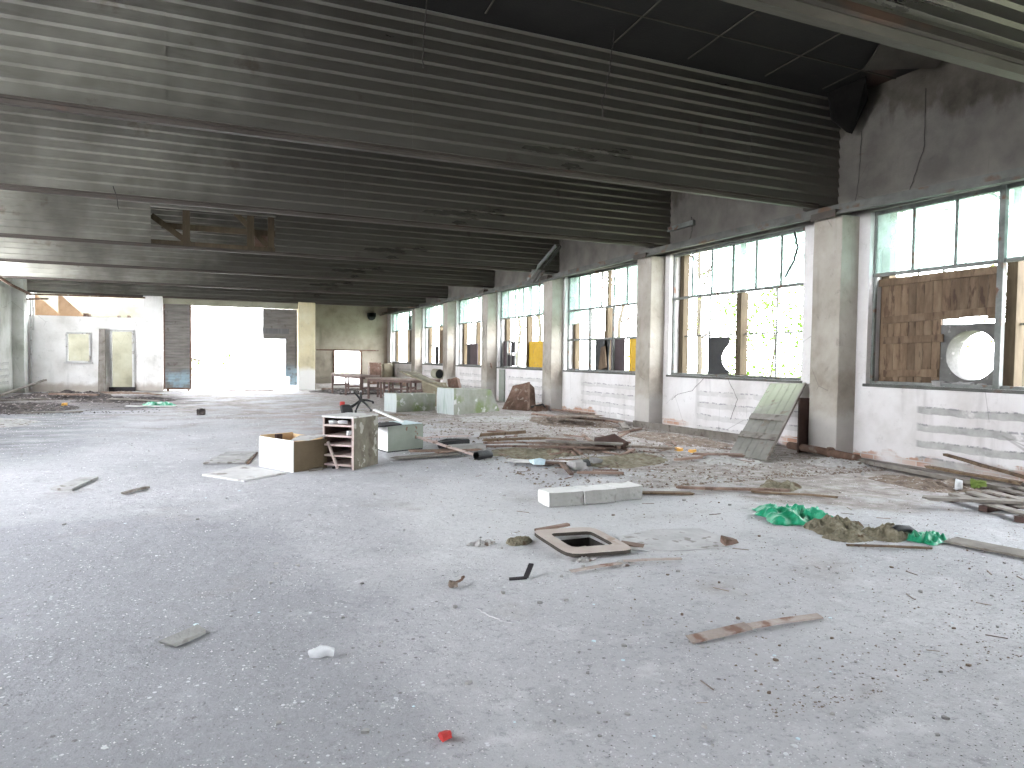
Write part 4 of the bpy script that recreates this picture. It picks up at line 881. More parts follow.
# loose laminate ring over the pit
def ring_frame():
    mb = MB(); n = 48; mb.mats = [M_ring, M_ringedge]; vs = []; q = []
    def sup(a, hx, hy, p):
        c, s_ = math.cos(a), math.sin(a); r_ = (abs(c / hx) ** p + abs(s_ / hy) ** p) ** (-1 / p); return c * r_, s_ * r_
    for j in range(n):
        a = 2 * PI * j / n; ox, oy = sup(a, .295, .35, 7); ix, iy = sup(a, .19, .20, 9)
        ix += .01; iy += .02
        vs += [(ox, oy, 0), (ix, iy, 0), (ix, iy, .028), (ox, oy, .028)]
    for j in range(n):
        k = (j + 1) % n
        for e in range(4): q.append((4 * j + e, 4 * j + (e + 1) % 4, 4 * k + (e + 1) % 4, 4 * k + e))
    mb.faces(vs, q)
    for f_ in mb.bm.faces:
        if max(v.co.z for v in f_.verts) - min(v.co.z for v in f_.verts) > .01: f_.material_index = 1
    return mb
o = ring_frame().build('laminate_ring', None); o.location = (2.775, 4.88, .025); o.rotation_euler = (.03, .03, -.02); tag(o, 'pinkish laminate ring with a square opening lying over the floor pit', 'ring')
for k, (x, y, s) in enumerate(((2.66, 5.01, .05), (2.74, 5.03, .04), (2.83, 5.0, .055), (2.91, 5.03, .04), (2.70, 4.94, .025), (2.79, 4.95, .03), (2.89, 4.94, .025))):
    b = MB(); b.box((-s, -s * .8, 0), (s, s * .8, s * 1.3)); b.cut(1); b.rough(s * .5, 9, k * 2.3); o = b.build('pit_stone', M_stone if k % 2 else M_greyheap); o.location = (x, y, -.135); tag(o, 'rough stone lying down in the dark floor pit', 'stone', 'stones in the floor pit')
b = MB(); b.box((2.62, 4.90, -.445), (2.95, 5.085, -.14)); b.cut(2); b.rough(.015, 6, 2); tag(b.build('pit_earth', M_pit), 'black earth ledge inside the floor pit', 'earth', None, 'stuff')
for k, (p0, p1, w_, lb) in enumerate((((2.62, 5.40, .02), (2.95, 5.42, .04), .05, 'brown slat under the far edge of the laminate ring'), ((3.08, 4.78, .02), (3.22, 4.66, .006), .10, 'brown board end poking out beside the laminate ring'))):
    b = MB(); b.bar(p0, p1, w_, .02); tag(b.build('slat', M_woodred), lb, 'slat')

# leaning door leaf
root = thing('door_leaf', (8.35, 8.85, 0), 'greenish grey plank door leaning on the wall beside the nearest pillar', 'door leaf')
o_ = Vector((8.35, 8.85, 0)); A_, B_, C_, D_ = [Vector(p) - o_ for p in ((7.50, 8.62, .01), (7.62, 7.95, .01), (9.40, 8.95, 1.10), (9.40, 9.75, 1.07))]
n_ = (B_ - A_).cross(D_ - A_).normalized()
if n_.z < 0: n_ = -n_
S_ = lambda s, t_: A_.lerp(B_, s).lerp(D_.lerp(C_, s), t_)
for k in range(5):
    b = MB(); s0, s1 = k / 5 + .004, (k + 1) / 5 - .004
    b.hexa([S_(s0, 0), S_(s1, 0), S_(s1, 1), S_(s0, 1)], [p + n_ * .03 for p in (S_(s0, 0), S_(s1, 0), S_(s1, 1), S_(s0, 1))]); b.build('door_board', M_door, root, bevel=.002)
for t0, t1 in ((.22, .29), (.46, .53)):
    b = MB(); b.hexa([p + n_ * .03 for p in (S_(.0, t0), S_(1, t0), S_(1, t1), S_(0, t1))], [p + n_ * .05 for p in (S_(.0, t0), S_(1, t0), S_(1, t1), S_(0, t1))]); b.build('ledge', M_wood, root)
b = MB(); b.hexa([p for p in (S_(1.0, 0), S_(1.03, 0), S_(1.03, 1), S_(1, 1))], [p + n_ * .045 for p in (S_(1.0, 0), S_(1.03, 0), S_(1.03, 1), S_(1, 1))]); b.build('edge_strip', M_wood, root)
b = MB(); b.box((8.95, 8.62, 0), (9.40, 8.66, .9)); b.rough(.02, 4, 1); tag(b.build('board', M_dkbrown), 'dark brown board standing in the shade behind the leaning door', 'board')

# ------------------------------------------------------------------ timber and pipes on the floor
PL = []
def plank(p0, p1, w_, h_, m, label, cat='plank', name='plank', roll=0.0, z=None, grp=None, warp=.006, jag=True):
    p0, p1 = Vector(p0), Vector(p1); b = MB(); d_ = (p1 - p0); L_ = d_.length; n = max(2, int(L_ / .25))
    r = Vector((-d_.y, d_.x, 0)).normalized(); up = Vector((0, 0, 1)); r2 = r * math.cos(roll) + up * math.sin(roll); u2 = up * math.cos(roll) - r * math.sin(roll)
    rings = []
    sd = p0.x * 3 + p0.y
    for i in range(n + 1):
        c_ = p0.lerp(p1, i / n) + up * (mnoise.noise(Vector((sd, i * .7, 0))) * warp) + r * (mnoise.noise(Vector((sd + 9, i * .5, 0))) * warp)
        ring = []
        for a, e in ((-.5, 0), (.5, 0), (.5, 1), (-.5, 1)):
            q = c_ + r2 * a * w_ + u2 * e * h_
            if jag and i in (0, n): q += d_.normalized() * mnoise.noise(Vector((sd * 2, a * 5 + i, e))) * w_ * .7
            ring.append(b.bm.verts.new(q))
        rings.append(ring)
    for i in range(n):
        for j in range(4): b.bm.faces.new((rings[i][j], rings[i][(j + 1) % 4], rings[i + 1][(j + 1) % 4], rings[i + 1][j]))
    b.bm.faces.new(rings[0][::-1]); b.bm.faces.new(rings[-1])
    return tag(b.build(name, m), label, cat, grp)
plank((8.60, 12.9, .03), (8.95, 9.35, .03), .06, .14, M_wood, 'long grey beam along the foot of the wall under the leafy window', 'beam', 'beam')
b = MB(); b.tube([(9.02, 8.9, .09), (9.0, 8.2, .08), (8.85, 7.4, .075)], .06, M_rust, 10); b.tube([(8.98, 8.05, .08), (8.98, 7.98, .08)], .085, M_rust, 10); tag(b.build('drain_pipe'), 'rusty pipe with a collar lying before the nearest pillar', 'pipe')
plank((8.95, 7.55, .02), (8.45, 5.05, .04), .14, .05, M_wood, 'long grey beam along the wall under the boarded window', 'beam', 'beam')
plank((8.85, 6.3, .10), (8.60, 5.0, .12), .10, .03, M_woodbr, 'brown plank lying on the long grey beam under the boarded window', warp=.01)
plank((9.25, 6.35, .24), (8.95, 4.9, .10), .07, .03, M_woodbr, 'thin brown lath leaning along the wall below the peeled strips')
plank((9.1, 5.7, .05), (8.75, 4.6, .06), .12, .03, M_wood, 'short grey plank between the wall and the broken pallet')
# broken pallet
root = thing('pallet', (7.75, 4.45, 0), 'broken grey timber pallet lying near the window wall', 'pallet')
for k, x in enumerate((-.58, -.30, -.02, .26, .54)):
    b = MB(); b.hexa([(x - .07, -.40, .06), (x + .06, -.40, .06), (x + .42, .62, .06), (x + .29, .62, .06)], [(x - .07, -.40, .08), (x + .06, -.40, .08), (x + .42, .62, .08), (x + .29, .62, .08)]); b.rough(.006, 4, k); b.build('deck_board', M_wood, root)
for y_, dx in ((-.34, 0), (.1, .16), (.56, .32)):
    b = MB(); b.box((-.68 + dx, y_ - .045, 0), (.62 + dx, y_ + .045, .058)); b.build('stringer', M_dkbrown, root, bevel=.004)
plank((6.85, 4.92, .085), (8.1, 4.05, .09), .13, .03, M_wood, 'grey board lying across the broken pallet')
plank((5.75, 3.85, .01), (5.95, 2.9, .015), .22, .018, M_wood, 'wide dusty board beside the smaller green film', 'board', 'board')
plank((2.35, 2.98, .012), (2.78, 2.99, .025), .062, .014, M_lath, 'near half of the narrow brown lath on the bare floor', 'lath', 'lath', roll=.2)
plank((2.76, 2.99, .02), (3.30, 2.985, .012), .045, .012, M_lath, 'far half of the narrow lath on the bare floor', 'lath', 'lath', roll=.15)
plank((2.34, 4.27, .01), (2.78, 4.30, .02), .035, .012, M_lath, 'thin splintered stick in front of the laminate ring', 'stick', 'stick')
plank((2.80, 4.33, .02), (3.25, 4.22, .02), .028, .012, M_lath, 'thin stick beside the crumpled felt in front of the ring', 'stick', 'stick')
b = MB(); b.hexa([(.0 + x, y, 0) for x, y in ((.0, 9.40), (.45, 8.80), (.97, 9.23), (.50, 10.0))], [(x, y, .022) for x, y in ((.0, 9.40), (.45, 8.80), (.97, 9.23), (.50, 10.0))]); b.cut(3); b.rough(.006, 4, 1); tag(b.build('board', M_whitedirty), 'large dirty white board lying before the open cabinet box', 'board')
root = thing('slatted_board', (.40, 10.85, 0), 'small grey slatted board lying behind the large white one', 'board')
for k in range(4):
    b = MB(); y_ = -.5 + k * .28; b.hexa([(-.25 + .09 * k - .14, y_, .01), (.14 + .06 * k, y_ - .1, .01), (.14 + .06 * k + .04, y_ + .15, .01), (-.25 + .09 * k - .08, y_ + .25, .01)], [(-.25 + .09 * k - .14, y_, .03), (.14 + .06 * k, y_ - .1, .03), (.14 + .06 * k + .04, y_ + .15, .03), (-.25 + .09 * k - .08, y_ + .25, .03)]); b.build('slat', M_grey, root)
b = MB(); b.bar((.17, -.62, .0), (.36, .5, .0), .04, .03); b.build('end_rail', M_rust, root)
b = MB(); q = ((-1.50, 8.93), (-1.29, 8.82), (-1.13, 9.58), (-1.31, 9.60)); b.hexa([(x, y, .005) for x, y in q], [(x, y, .03) for x, y in q]); b.cut(2); b.rough(.006, 5, 6); tag(b.build('board', M_grey), 'grey board lying alone on the open floor opposite the windows', 'board')
plank((-.77, 8.40, .008), (-.55, 8.70, .012), .05, .02, M_wood, 'short grey stick between the lone board and the large white board', 'stick', 'stick')
plank((-.17, 3.945, .005), (-.01, 4.09, .008), .085, .022, M_blockside, 'flat pointed stone chip on the foreground floor', 'stone', 'stone', roll=.12)
b = MB(); b.tube([(.485, 3.55, .022), (.535, 3.54, .025), (.60, 3.525, .02)], [.022, .026, .02], M_paper, 9); b.cut(1); b.rough(.014, 30, 1); tag(b.build('crumpled_wrapper'), 'crumpled white wrapper on the foreground floor', 'wrapper')
b = MB(); b.box((-.02, -.016, 0), (.022, .018, .022)); b.cut(1); b.rough(.012, 30, 2); o = b.build('red_scrap', M_red); o.location = (.868, 2.575, 0); tag(o, 'tiny red plastic scrap on the foreground floor', 'scrap')
b = MB(); b.hexa([(1.89, 4.29, 0), (2.01, 4.27, 0), (2.03, 4.30, 0), (1.90, 4.32, 0)], [(1.89, 4.29, .012), (2.01, 4.27, .014), (2.03, 4.30, .014), (1.90, 4.32, .012)]); b.bar((2.01, 4.285, .01), (2.09, 4.37, .07), .035, .012); tag(b.build('bracket_scrap', M_blackp), 'bent black bracket on the floor before the laminate ring', 'bracket')
wire([(1.50, 4.31, .02), (1.56, 4.33, .03), (1.60, 4.38, .035)], 'short rusty bent rod with a lump left of the black bracket', .009, 'rod', M_rust, None, 'rod')
b = MB(); b.box((-.022, -.02, 0), (.022, .02, .03)); b.cut(1); b.rough(.015, 20, 8); o = b.build('clay_lump', M_brownheap); o.location = (1.49, 4.30, 0); tag(o, 'brown clay lump at the end of the rusty rod', 'lump')
wire([(1.48, 3.86, .012), (1.50, 3.70, .02), (1.55, 3.60, .015), (1.60, 3.55, .01)], 'thin curved pale cord on the foreground floor', .003, 'cord', M_grit, None, 'cord')
# thin broken slab plate to the right of the ring
b = MB(); q = ((3.02, 4.66), (3.45, 4.45), (3.85, 4.40), (4.02, 4.62), (4.05, 5.0), (3.6, 5.1), (3.2, 5.0)); b.prism([(x, y, .0) for x, y in q], (0, 0, .010)); b.cut(2); b.rough(.006, 4, 2); tag(b.build('concrete_plate', M_slab), 'thin dusty concrete plate curling up beside the laminate ring', 'plate')
b = MB(); b.hexa([(3.83, 4.42, .02), (3.97, 4.42, .02), (3.98, 4.5, .02), (3.85, 4.5, .02)], [(3.84, 4.43, .07), (3.95, 4.43, .05), (3.96, 4.5, .05), (3.86, 4.5, .08)]); b.cut(1); b.rough(.02, 9, 3); tag(b.build('clod', M_woodred), 'reddish clod at the corner of the thin concrete plate', 'clod')

# heaps
def heap(name, cx, cy, rx, ry, h, m, label, cat, seed, rot=0.0, stuff=True, res=34, sharp=1.0, sc=1.0):
    b = MB(); vs = []; q = []; n = res
    for i in range(n + 1):
        for j in range(n + 1):
            u_, v_ = i / n * 2 - 1, j / n * 2 - 1
            a = math.atan2(v_, u_); rr = math.hypot(u_, v_)
            edge = .78 + .22 * mnoise.noise(Vector((math.cos(a) * 1.6, math.sin(a) * 1.6, seed)))
            fall = max(0.0, 1 - (rr / edge) ** 2)
            X_, Y_ = u_ * rx, v_ * ry
            nz = .45 + .55 * mnoise.noise(Vector((X_ * 4 * sc, Y_ * 4 * sc, seed))) + .45 * mnoise.noise(Vector((X_ * 11 * sc, Y_ * 11 * sc, seed + 3))) + .25 * mnoise.noise(Vector((X_ * 27 * sc, Y_ * 27 * sc, seed + 5)))
            z_ = h * (fall ** .6) * max(.04, nz) if fall > 0 else -.02
            vs.append((X_ * math.cos(rot) - Y_ * math.sin(rot), X_ * math.sin(rot) + Y_ * math.cos(rot), z_))
    for i in range(n):
        for j in range(n):
            k = i * (n + 1) + j; c_ = (k, k + 1, k + n + 2, k + n + 1)
            if max(vs[x][2] for x in c_) > -.01: q.append(c_)
    b.faces(vs, q)
    for v_ in [v_ for v_ in b.bm.verts if not v_.link_faces]: b.bm.verts.remove(v_)
    o = b.build(name, m, origin=False) if False else None
    me_o = b
    bmesh.ops.recalc_face_normals(b.bm, faces=b.bm.faces); me = bpy.data.meshes.new(name); b.bm.to_mesh(me); b.bm.free(); me.materials.append(m)
    o = bpy.data.objects.new(name, me); C.objects.link(o); o.location = (cx, cy, .0)
    return tag(o, label, cat, None, 'stuff' if stuff else None)
heap('mineral_wool', 5.25, 4.62, .46, .30, .16, M_wool, 'lump of yellowish mineral wool beside the green film', 'wool', 1, .5, sc=1.3)
heap('mineral_wool', 5.42, 4.22, .34, .24, .14, M_wool, 'lump of yellowish mineral wool between the two green films', 'wool', 2, .2, sc=1.3)
heap('mineral_wool', 5.05, 4.30, .30, .20, .09, M_wool, 'flat tuft of mineral wool in front of the larger green film', 'wool', 3, .1, sc=1.4)
heap('mineral_wool', 6.25, 6.30, .42, .30, .10, M_wool, 'tuft of mineral wool with grass in front of the leaning door', 'wool', 4, .4, sc=1.3)
heap('mineral_wool', 2.35, 5.15, .17, .10, .09, M_wool, 'grey torn felt tuft at the edge of the laminate ring', 'felt', 5, .3, sc=2)
heap('mineral_wool', 2.05, 5.22, .16, .09, .06, M_greyheap, 'small grey felt tuft farthest from the laminate ring', 'felt', 6, .1, sc=2)
heap('felt_lump', 2.80, 4.31, .15, .05, .06, M_greyheap, 'crumpled grey felt on the thin stick before the ring', 'felt', 7, .1, sc=2.4)
heap('felt_lump', 2.62, 4.52, .14, .05, .045, M_greyheap, 'torn grey felt strip along the near edge of the ring', 'felt', 8, .3, sc=2.4)
heap('rubbish_mound', 4.75, 9.9, .9, .9, .07, M_wool, 'flat mound of straw and wool among the planks', 'rubbish', 9, .1)
heap('rubbish_mound', 5.75, 10.4, 1.0, .9, .12, M_brownheap, 'low brown mound of rubbish in the middle of the planks', 'rubbish', 10, .2)
heap('rubbish_mound', 5.65, 8.8, 1.1, .75, .08, M_wool, 'pale low mound of wool before the brown rubbish', 'rubbish', 11, .3)
heap('rubbish_mound', 7.2, 8.3, .7, .6, .05, M_greyheap, 'grey rubble dust before the foot of the leaning door', 'rubble', 12, .0)
heap('rubbish_mound', 8.15, 10.8, .75, 1.7, .09, M_brownheap, 'strip of brown rubble along the beam under the leafy window', 'rubble', 13, .05)
heap('rubbish_mound', 7.9, 14.6, 1.1, 1.9, .12, M_brownheap, 'brown rubble along the wall under the gridded window', 'rubble', 14, .1)
heap('rubbish_mound', 6.6, 15.8, 1.4, 1.0, .06, M_greyheap, 'dusty rubble in front of the tall plinth', 'rubble', 15, .1)
heap('rubbish_mound', 8.55, 7.5, .55, .55, .10, M_greyheap, 'pale plaster rubble at the foot of the nearest pillar', 'rubble', 16, .0)
heap('rubbish_mound', 8.25, 5.85, .65, .85, .08, M_brownheap, 'dark leaf and rubbish litter under the boarded window', 'litter', 17, .2, sc=1.6)
heap('rubbish_mound', 4.2, 17.6, 1.0, .6, .05, M_brownheap, 'brown dirt in front of the low plinth', 'dirt', 18, .1)
heap('rubbish_mound', 5.9, 29.5, 2.4, 2.8, .14, M_darkheap, 'dark burnt rubbish under the benches before the far wall', 'rubbish', 19, .0)
heap('rubbish_mound', -4.2, 27.6, 2.0, 2.6, .26, M_darkheap, 'burnt rubbish heap in front of the white partition', 'rubbish', 20, .1, sc=.8)
heap('rubbish_mound', -2.2, 25.3, 1.9, 1.5, .14, M_darkheap, 'burnt rubbish heap before the partition doorway', 'rubbish', 21, .1, sc=.8)
heap('rubbish_mound', -4.4, 22.2, 1.6, 2.4, .14, M_darkheap, 'burnt rubbish heap nearest the viewer by the open bays', 'rubbish', 22, .1, sc=.8)
heap('rubbish_mound', -4.3, 17.5, 1.5, 1.6, .08, M_greyheap, 'flat grey rubble beside the open bays', 'rubble', 23, .1)
heap('rubbish_mound', -2.9, 29.7, 1.4, .8, .10, M_brownheap, 'brown earth drift at the foot of the partition', 'earth', 24, .0)
heap('rubbish_mound', 1.6, 31.0, 1.6, .5, .05, M_greyheap, 'pale rubble on the gateway threshold', 'rubble', 25, .0)

b = MB(); RP = [(-.87, 3.93), (-.64, 3.975), (-.34, 4.01), (-.01, 4.06), (.29, 4.13), (.69, 4.21), (1.08, 4.20), (1.35, 4.17)]; vs = []; q = []; nn = 90
for i in range(nn + 1):
    t_ = i / nn * (len(RP) - 1); k = min(len(RP) - 2, int(t_)); a = Vector((*RP[k], 0)).lerp(Vector((*RP[k + 1], 0)), t_ - k); wv = mnoise.noise(Vector((i * .35, 3, 1)))
    hh_ = max(.002, .007 + .008 * wv) * min(1, (nn - i) / 20, i / 12 + .1)
    for dy, zz in ((-.045, 0), (-.012 + .01 * wv, hh_ * .9), (.02, hh_), (.05, 0)): vs.append((a.x, a.y + dy + .012 * mnoise.noise(Vector((i * .6, 9, dy * 9))), zz - .0015))
for i in range(nn):
    for j in range(3): k = i * 4 + j; q.append((k, k + 1, k + 5, k + 4))
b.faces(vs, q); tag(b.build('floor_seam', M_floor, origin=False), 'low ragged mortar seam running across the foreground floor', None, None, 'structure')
# green plastic films
def film(cx, cy, rx, ry, h, seed, label, m=M_green, name='plastic_film', rot=0.0):
    b = MB(); n = 40; vs = []; q = []
    for i in range(n + 1):
        for j in range(n + 1):
            u_, v_ = i / n * 2 - 1, j / n * 2 - 1; rr = max(abs(u_), abs(v_)); p_ = Vector((u_ * 2.1, v_ * 2.1, seed))
            z_ = h * ((1 - abs(mnoise.noise(Vector((u_ * 1.5 + v_, v_ * .8, seed)))) * 2.4) * .55 + (1 - abs(mnoise.noise(Vector((u_ * 2.4 - v_ * 1.6, v_ * 2.2, seed + 4)))) * 2.5) * .45) * (1 - rr ** 4 * .9)
            X_ = u_ * rx * (1 + .28 * mnoise.noise(Vector((v_ * 2, seed, u_)))); Y_ = v_ * ry * (1 + .35 * mnoise.noise(Vector((u_ * 2, seed + 5, v_))))
            vs.append((X_ * math.cos(rot) - Y_ * math.sin(rot), X_ * math.sin(rot) + Y_ * math.cos(rot), max(.006, z_)))
    for i in range(n):
        for j in range(n): k = i * (n + 1) + j; q.append((k, k + 1, k + n + 2, k + n + 1))
    b.faces(vs, q); o = b.build(name, m, origin=False); o.location = (cx, cy, 0); so = o.modifiers.new('solid', 'SOLIDIFY'); so.thickness = .003; return tag(o, label, 'plastic film')
film(5.20, 5.02, .32, .36, .12, 3, 'larger crumpled bright green film beside the mineral wool', rot=-.5)
film(5.60, 3.98, .16, .13, .09, 8, 'smaller crumpled bright green film at the end of the wool', rot=.2)
b = MB(); b.tube([(5.33, 4.12, .04), (5.42, 4.12, .085), (5.53, 4.10, .08), (5.62, 4.08, .03)], [.025, .035, .03, .02], M_black, 8); tag(b.build('rubber_tube'), 'black rubber tube arching over the smaller green film', 'tube')
film(-1.1, 22.4, .38, .55, .14, 5, 'faded green film lying on the dark floor before the gateway', rot=.2)
b = MB(); b.box((-.09, -.08, 0), (.09, .08, .13)); b.cut(2); b.rough(.05, 8, 3); o = b.build('rock', M_darkheap); o.location = (-.02, 18.8, 0); tag(o, 'single dark rock on the open floor before the gateway', 'rock')
for k, (x, y, s, lb) in enumerate(((-3.3, 21.6, .055, 'small orange scrap on the dark floor before the partition'), (7.03, 9.25, .05, 'small orange peel on the rubble below the leafy window'), (7.14, 9.05, .04, 'smaller orange peel beside the first one'))):
    b = MB(); b.box((-s, -s, 0), (s, s, s)); b.cut(1); b.rough(s * .6, 12, k); o = b.build('orange_scrap', M_orange); o.location = (x, y, .02 if k else .10); tag(o, lb, 'scrap')
b = MB(); b.tube([(8.10, 5.42, .075), (8.13, 5.36, .075)], [.07, .055], M_paper, 12); tag(b.build('plastic_cup'), 'white cup lying in the litter under the boarded window', 'cup')
b = MB(); b.box((-.05, -.05, 0), (.06, .05, .06)); b.cut(1); b.cut(1); b.rough(.05, 16, 4); o = b.build('green_scrap', mat('olive green scrap', [(.10, .15, .03), (.18, .24, .06)], 8)); o.location = (8.22, 5.22, .04); tag(o, 'olive green scrap beside the white cup', 'scrap')

# broken planks in the middle distance
MID = [((2.55, 9.95, .02), (3.55, 10.05, .03), .22, .02, M_wood, 'wide grey board lying before the green cabinet'), ((2.9, 10.35, .05), (3.95, 10.2, .05), .10, .03, M_woodred, 'reddish plank lying beside the green cabinet'),
       ((3.2, 10.05, .06), (4.0, 10.5, .04), .12, .025, M_woodred, 'short reddish plank crossing the wide grey board'), ((3.15, 11.0, .20), (3.78, 9.62, .02), .07, .02, M_pink, 'pale pink batten sloping down to the black boot'),
       ((3.35, 11.75, .05), (4.05, 11.1, .05), .07, .02, M_pink, 'pale pink batten lying behind the concrete chunk'), ((3.45, 12.3, .03), (4.55, 12.2, .03), .09, .02, M_pink, 'pale pink lath lying flat farthest from the boot'),
       ((4.05, 10.65, .05), (5.9, 9.7, .06), .09, .03, M_woodred, 'long reddish plank crossing the rubbish mound'), ((4.3, 10.9, .06), (6.6, 10.0, .08), .06, .03, M_woodred, 'long thin reddish lath behind the long plank'),
       ((4.5, 11.6, .10), (5.35, 11.5, .14), .10, .05, M_woodbr, 'brown beam end raised over the rubbish'), ((4.5, 11.4, .04), (5.6, 11.2, .06), .10, .04, M_woodbr, 'brown beam lying under the raised beam end'),
       ((4.05, 9.15, .02), (4.85, 8.55, .03), .20, .02, M_whitedirty, 'pale split board before the rubbish mound'), ((4.2, 8.85, .03), (4.75, 8.55, .03), .07, .03, M_woodred, 'reddish stick along the pale split board'),
       ((5.2, 10.3, .12), (6.2, 9.6, .12), .16, .03, M_wood, 'grey board on top of the brown rubbish mound'), ((6.2, 9.95, .06), (7.0, 9.3, .05), .12, .03, M_brownheap, 'dark brown board sunk at the edge of the mound'),
       ((6.9, 8.75, .04), (7.75, 8.35, .04), .05, .03, M_woodred, 'orange brown lath before the leaning door'), ((5.0, 6.6, .015), (6.1, 6.0, .02), .05, .03, M_woodred, 'reddish stick beyond the white blocks'),
       ((4.45, 6.55, .01), (5.0, 6.3, .01), .10, .02, M_woodbr, 'short brown board at the end of the block row'), ((5.7, 6.15, .012), (6.35, 5.55, .012), .035, .02, M_woodbr, 'thin stick between the blocks and the green film'),
       ((5.35, 3.75, .012), (4.75, 4.05, .02), .03, .015, M_woodbr, 'thin twig-like stick before the wool lumps'), ((7.35, 15.4, .12), (8.4, 13.0, .10), .10, .04, M_woodred, 'orange brown plank on the rubble under the gridded window'),
       ((7.55, 14.3, .16), (8.1, 13.5, .20), .55, .03, M_brownheap, 'brown sheet of board on the rubble under the gridded window'), ((8.4, 13.1, .10), (8.0, 12.3, .05), .14, .03, M_wood, 'grey broken board at the foot of the second pillar'),
       ((8.9, 17.4, .06), (8.8, 15.0, .12), .09, .04, M_woodred, 'orange brown lath on the rubble beside the hopper'), ((3.6, 13.4, .01), (4.4, 14.6, .02), .03, .02, M_wood, 'thin long stick on the floor behind the green cabinet'),
       ((-5.9, 27.0, .06), (-5.2, 30.2, .46), .10, .05, M_wood, 'grey beam sloping up to the partition corner'), ((-5.5, 24.6, .05), (-4.2, 24.9, .08), .16, .04, M_wood, 'grey plank on the burnt heap by the open bays'),
       ((-4.4, 26.3, .15), (-3.0, 26.0, .12), .18, .05, M_woodred, 'reddish plank on the burnt heap before the partition'), ((-3.2, 28.6, .09), (-1.3, 27.9, .02), .14, .04, M_woodred, 'long reddish plank before the partition doorway'),
       ((-2.6, 24.6, .08), (-1.2, 24.1, .03), .20, .03, M_wood, 'pale plank at the end of the burnt heap'), ((-1.9, 22.0, .02), (-.6, 21.6, .02), .16, .03, M_whitedirty, 'pale flat board beside the faded green film'),
       ((-4.0, 20.0, .03), (-2.7, 20.2, .02), .12, .03, M_wood, 'dark plank nearest the viewer before the burnt heaps'), ((1.0, 29.9, .04), (2.6, 29.5, .05), .25, .04, M_brownheap, 'brown board lying on the gateway threshold'),
       ((4.75, 31.2, .02), (8.6, 30.4, .03), .18, .05, M_rust, 'long dark beam lying before the low far doorway'), ((4.8, 27.0, .02), (8.2, 27.8, .03), .15, .05, M_darkheap, 'long charred beam under the benches')]
for (p0, p1, w_, h_, m_, lb) in MID: plank(p0, p1, w_, h_, m_, lb, warp=.012)
b = MB(); b.box((-.28, -.09, 0), (.28, .09, .13)); b.cut(2); b.rough(.012, 5, 1); o = b.build('concrete_chunk', M_blockside); o.location = (3.80, 10.32, 0); o.rotation_euler = (0, 0, .05); tag(o, 'pale concrete chunk behind the black boot', 'concrete chunk')
b = MB(); b.box((-.24, -.10, 0), (.24, .10, .13)); b.cut(2); b.rough(.05, 7, 6); o = b.build('black_bag', M_black); o.location = (3.72, 10.75, 0); tag(o, 'black crumpled bag behind the concrete chunk', 'bag')
root = thing('boot', (3.80, 9.62, 0), 'black rubber boot lying on its side at the end of the pink batten', 'boot', rz=.5)
mb = MB(); n = 14; vs = []; q = []
prof = [(-.17, .062, .0), (-.10, .066, .0), (.0, .060, .0), (.08, .058, .0), (.16, .05, -.012)]
for i, (x, r_, dz) in enumerate(prof):
    for j in range(n): a = 2 * PI * j / n; vs.append((x, r_ * math.cos(a), .066 + dz + r_ * math.sin(a)))
for i in range(len(prof) - 1):
    for j in range(n): k = (j + 1) % n; q.append((i * n + j, i * n + k, (i + 1) * n + k, (i + 1) * n + j))
mb.faces(vs, q); mb.tube([(.10, .0, .055), (.17, .06, .05), (.20, .15, .045)], [.052, .05, .035], None, 12)
o = mb.build('shaft', M_black, root); so = o.modifiers.new('solid', 'SOLIDIFY'); so.thickness = .006
for k, (x, y, s, m_) in enumerate(((4.62, 8.25, .10, M_stone), (4.78, 8.42, .08, M_black), (5.1, 8.6, .07, M_stone), (4.25, 8.75, .07, M_blueish))):
    b = MB(); b.box((-s, -s, 0), (s, s, s)); b.cut(1); b.rough(s * .5, 8, k * 1.7); o = b.build('rag', m_); o.location = (x, y, .01); tag(o, ['grey crumpled rag at the end of the pale split board', 'black crumpled rag at the end of the pale split board', 'small grey rag behind the black one', 'pale blue crumpled film before the pale split board'][k], 'rag')
b = MB(); b.tube([(5.98, 10.1, .10), (6.25, 9.95, .14), (6.35, 9.75, .08)], [.09, .11, .07], M_dkbrown, 9); b.cut(1); b.rough(.03, 6, 5); tag(b.build('sack'), 'dark brown crumpled sack on the rubbish mound', 'sack')

# ------------------------------------------------------------------ loose chips: countable ones first
def free(x, y):
    return not (2.45 < x < 3.2 and 4.55 < y < 5.4) and not (3.1 < x < 4.4 and 6.15 < y < 6.65) and not (.5 < x < 2.4 and 8.9 < y < 10.3)
def chip_proto(name, m, s, flat, label, grp, cat, sd):
    b = MB(); n = 6; r = random.Random(sd)
    poly = [(s * r.uniform(.6, 1.1) * math.cos(2 * PI * j / n), s * r.uniform(.5, 1.0) * math.sin(2 * PI * j / n), 0) for j in range(n)]
    b.prism(poly, (0, 0, s * flat)); b.rough(s * .12, 20, sd); o = b.build(name, m, origin=False); return tag(o, label, cat, grp)
def scatter(proto, n, box_, seed, smin=.6, smax=1.5):
    r = random.Random(seed); x0, x1, y0, y1 = box_; first = True; k = 0
    while k < n:
        # nearer the camera more often
        y = y0 + (y1 - y0) * r.random() ** 1.5; x = r.uniform(max(x0, -.22 * y - .3), min(x1, 1.7 * y + .3))
        if not free(x, y): continue
        o = proto if first else proto.copy()
        if not first: C.objects.link(o)
        first = False
        s = r.uniform(smin, smax) * (.5 + .045 * y); o.location = (x, y, 0); o.rotation_euler = (0, 0, r.uniform(0, 6.28)); o.scale = (s, s, s); k += 1
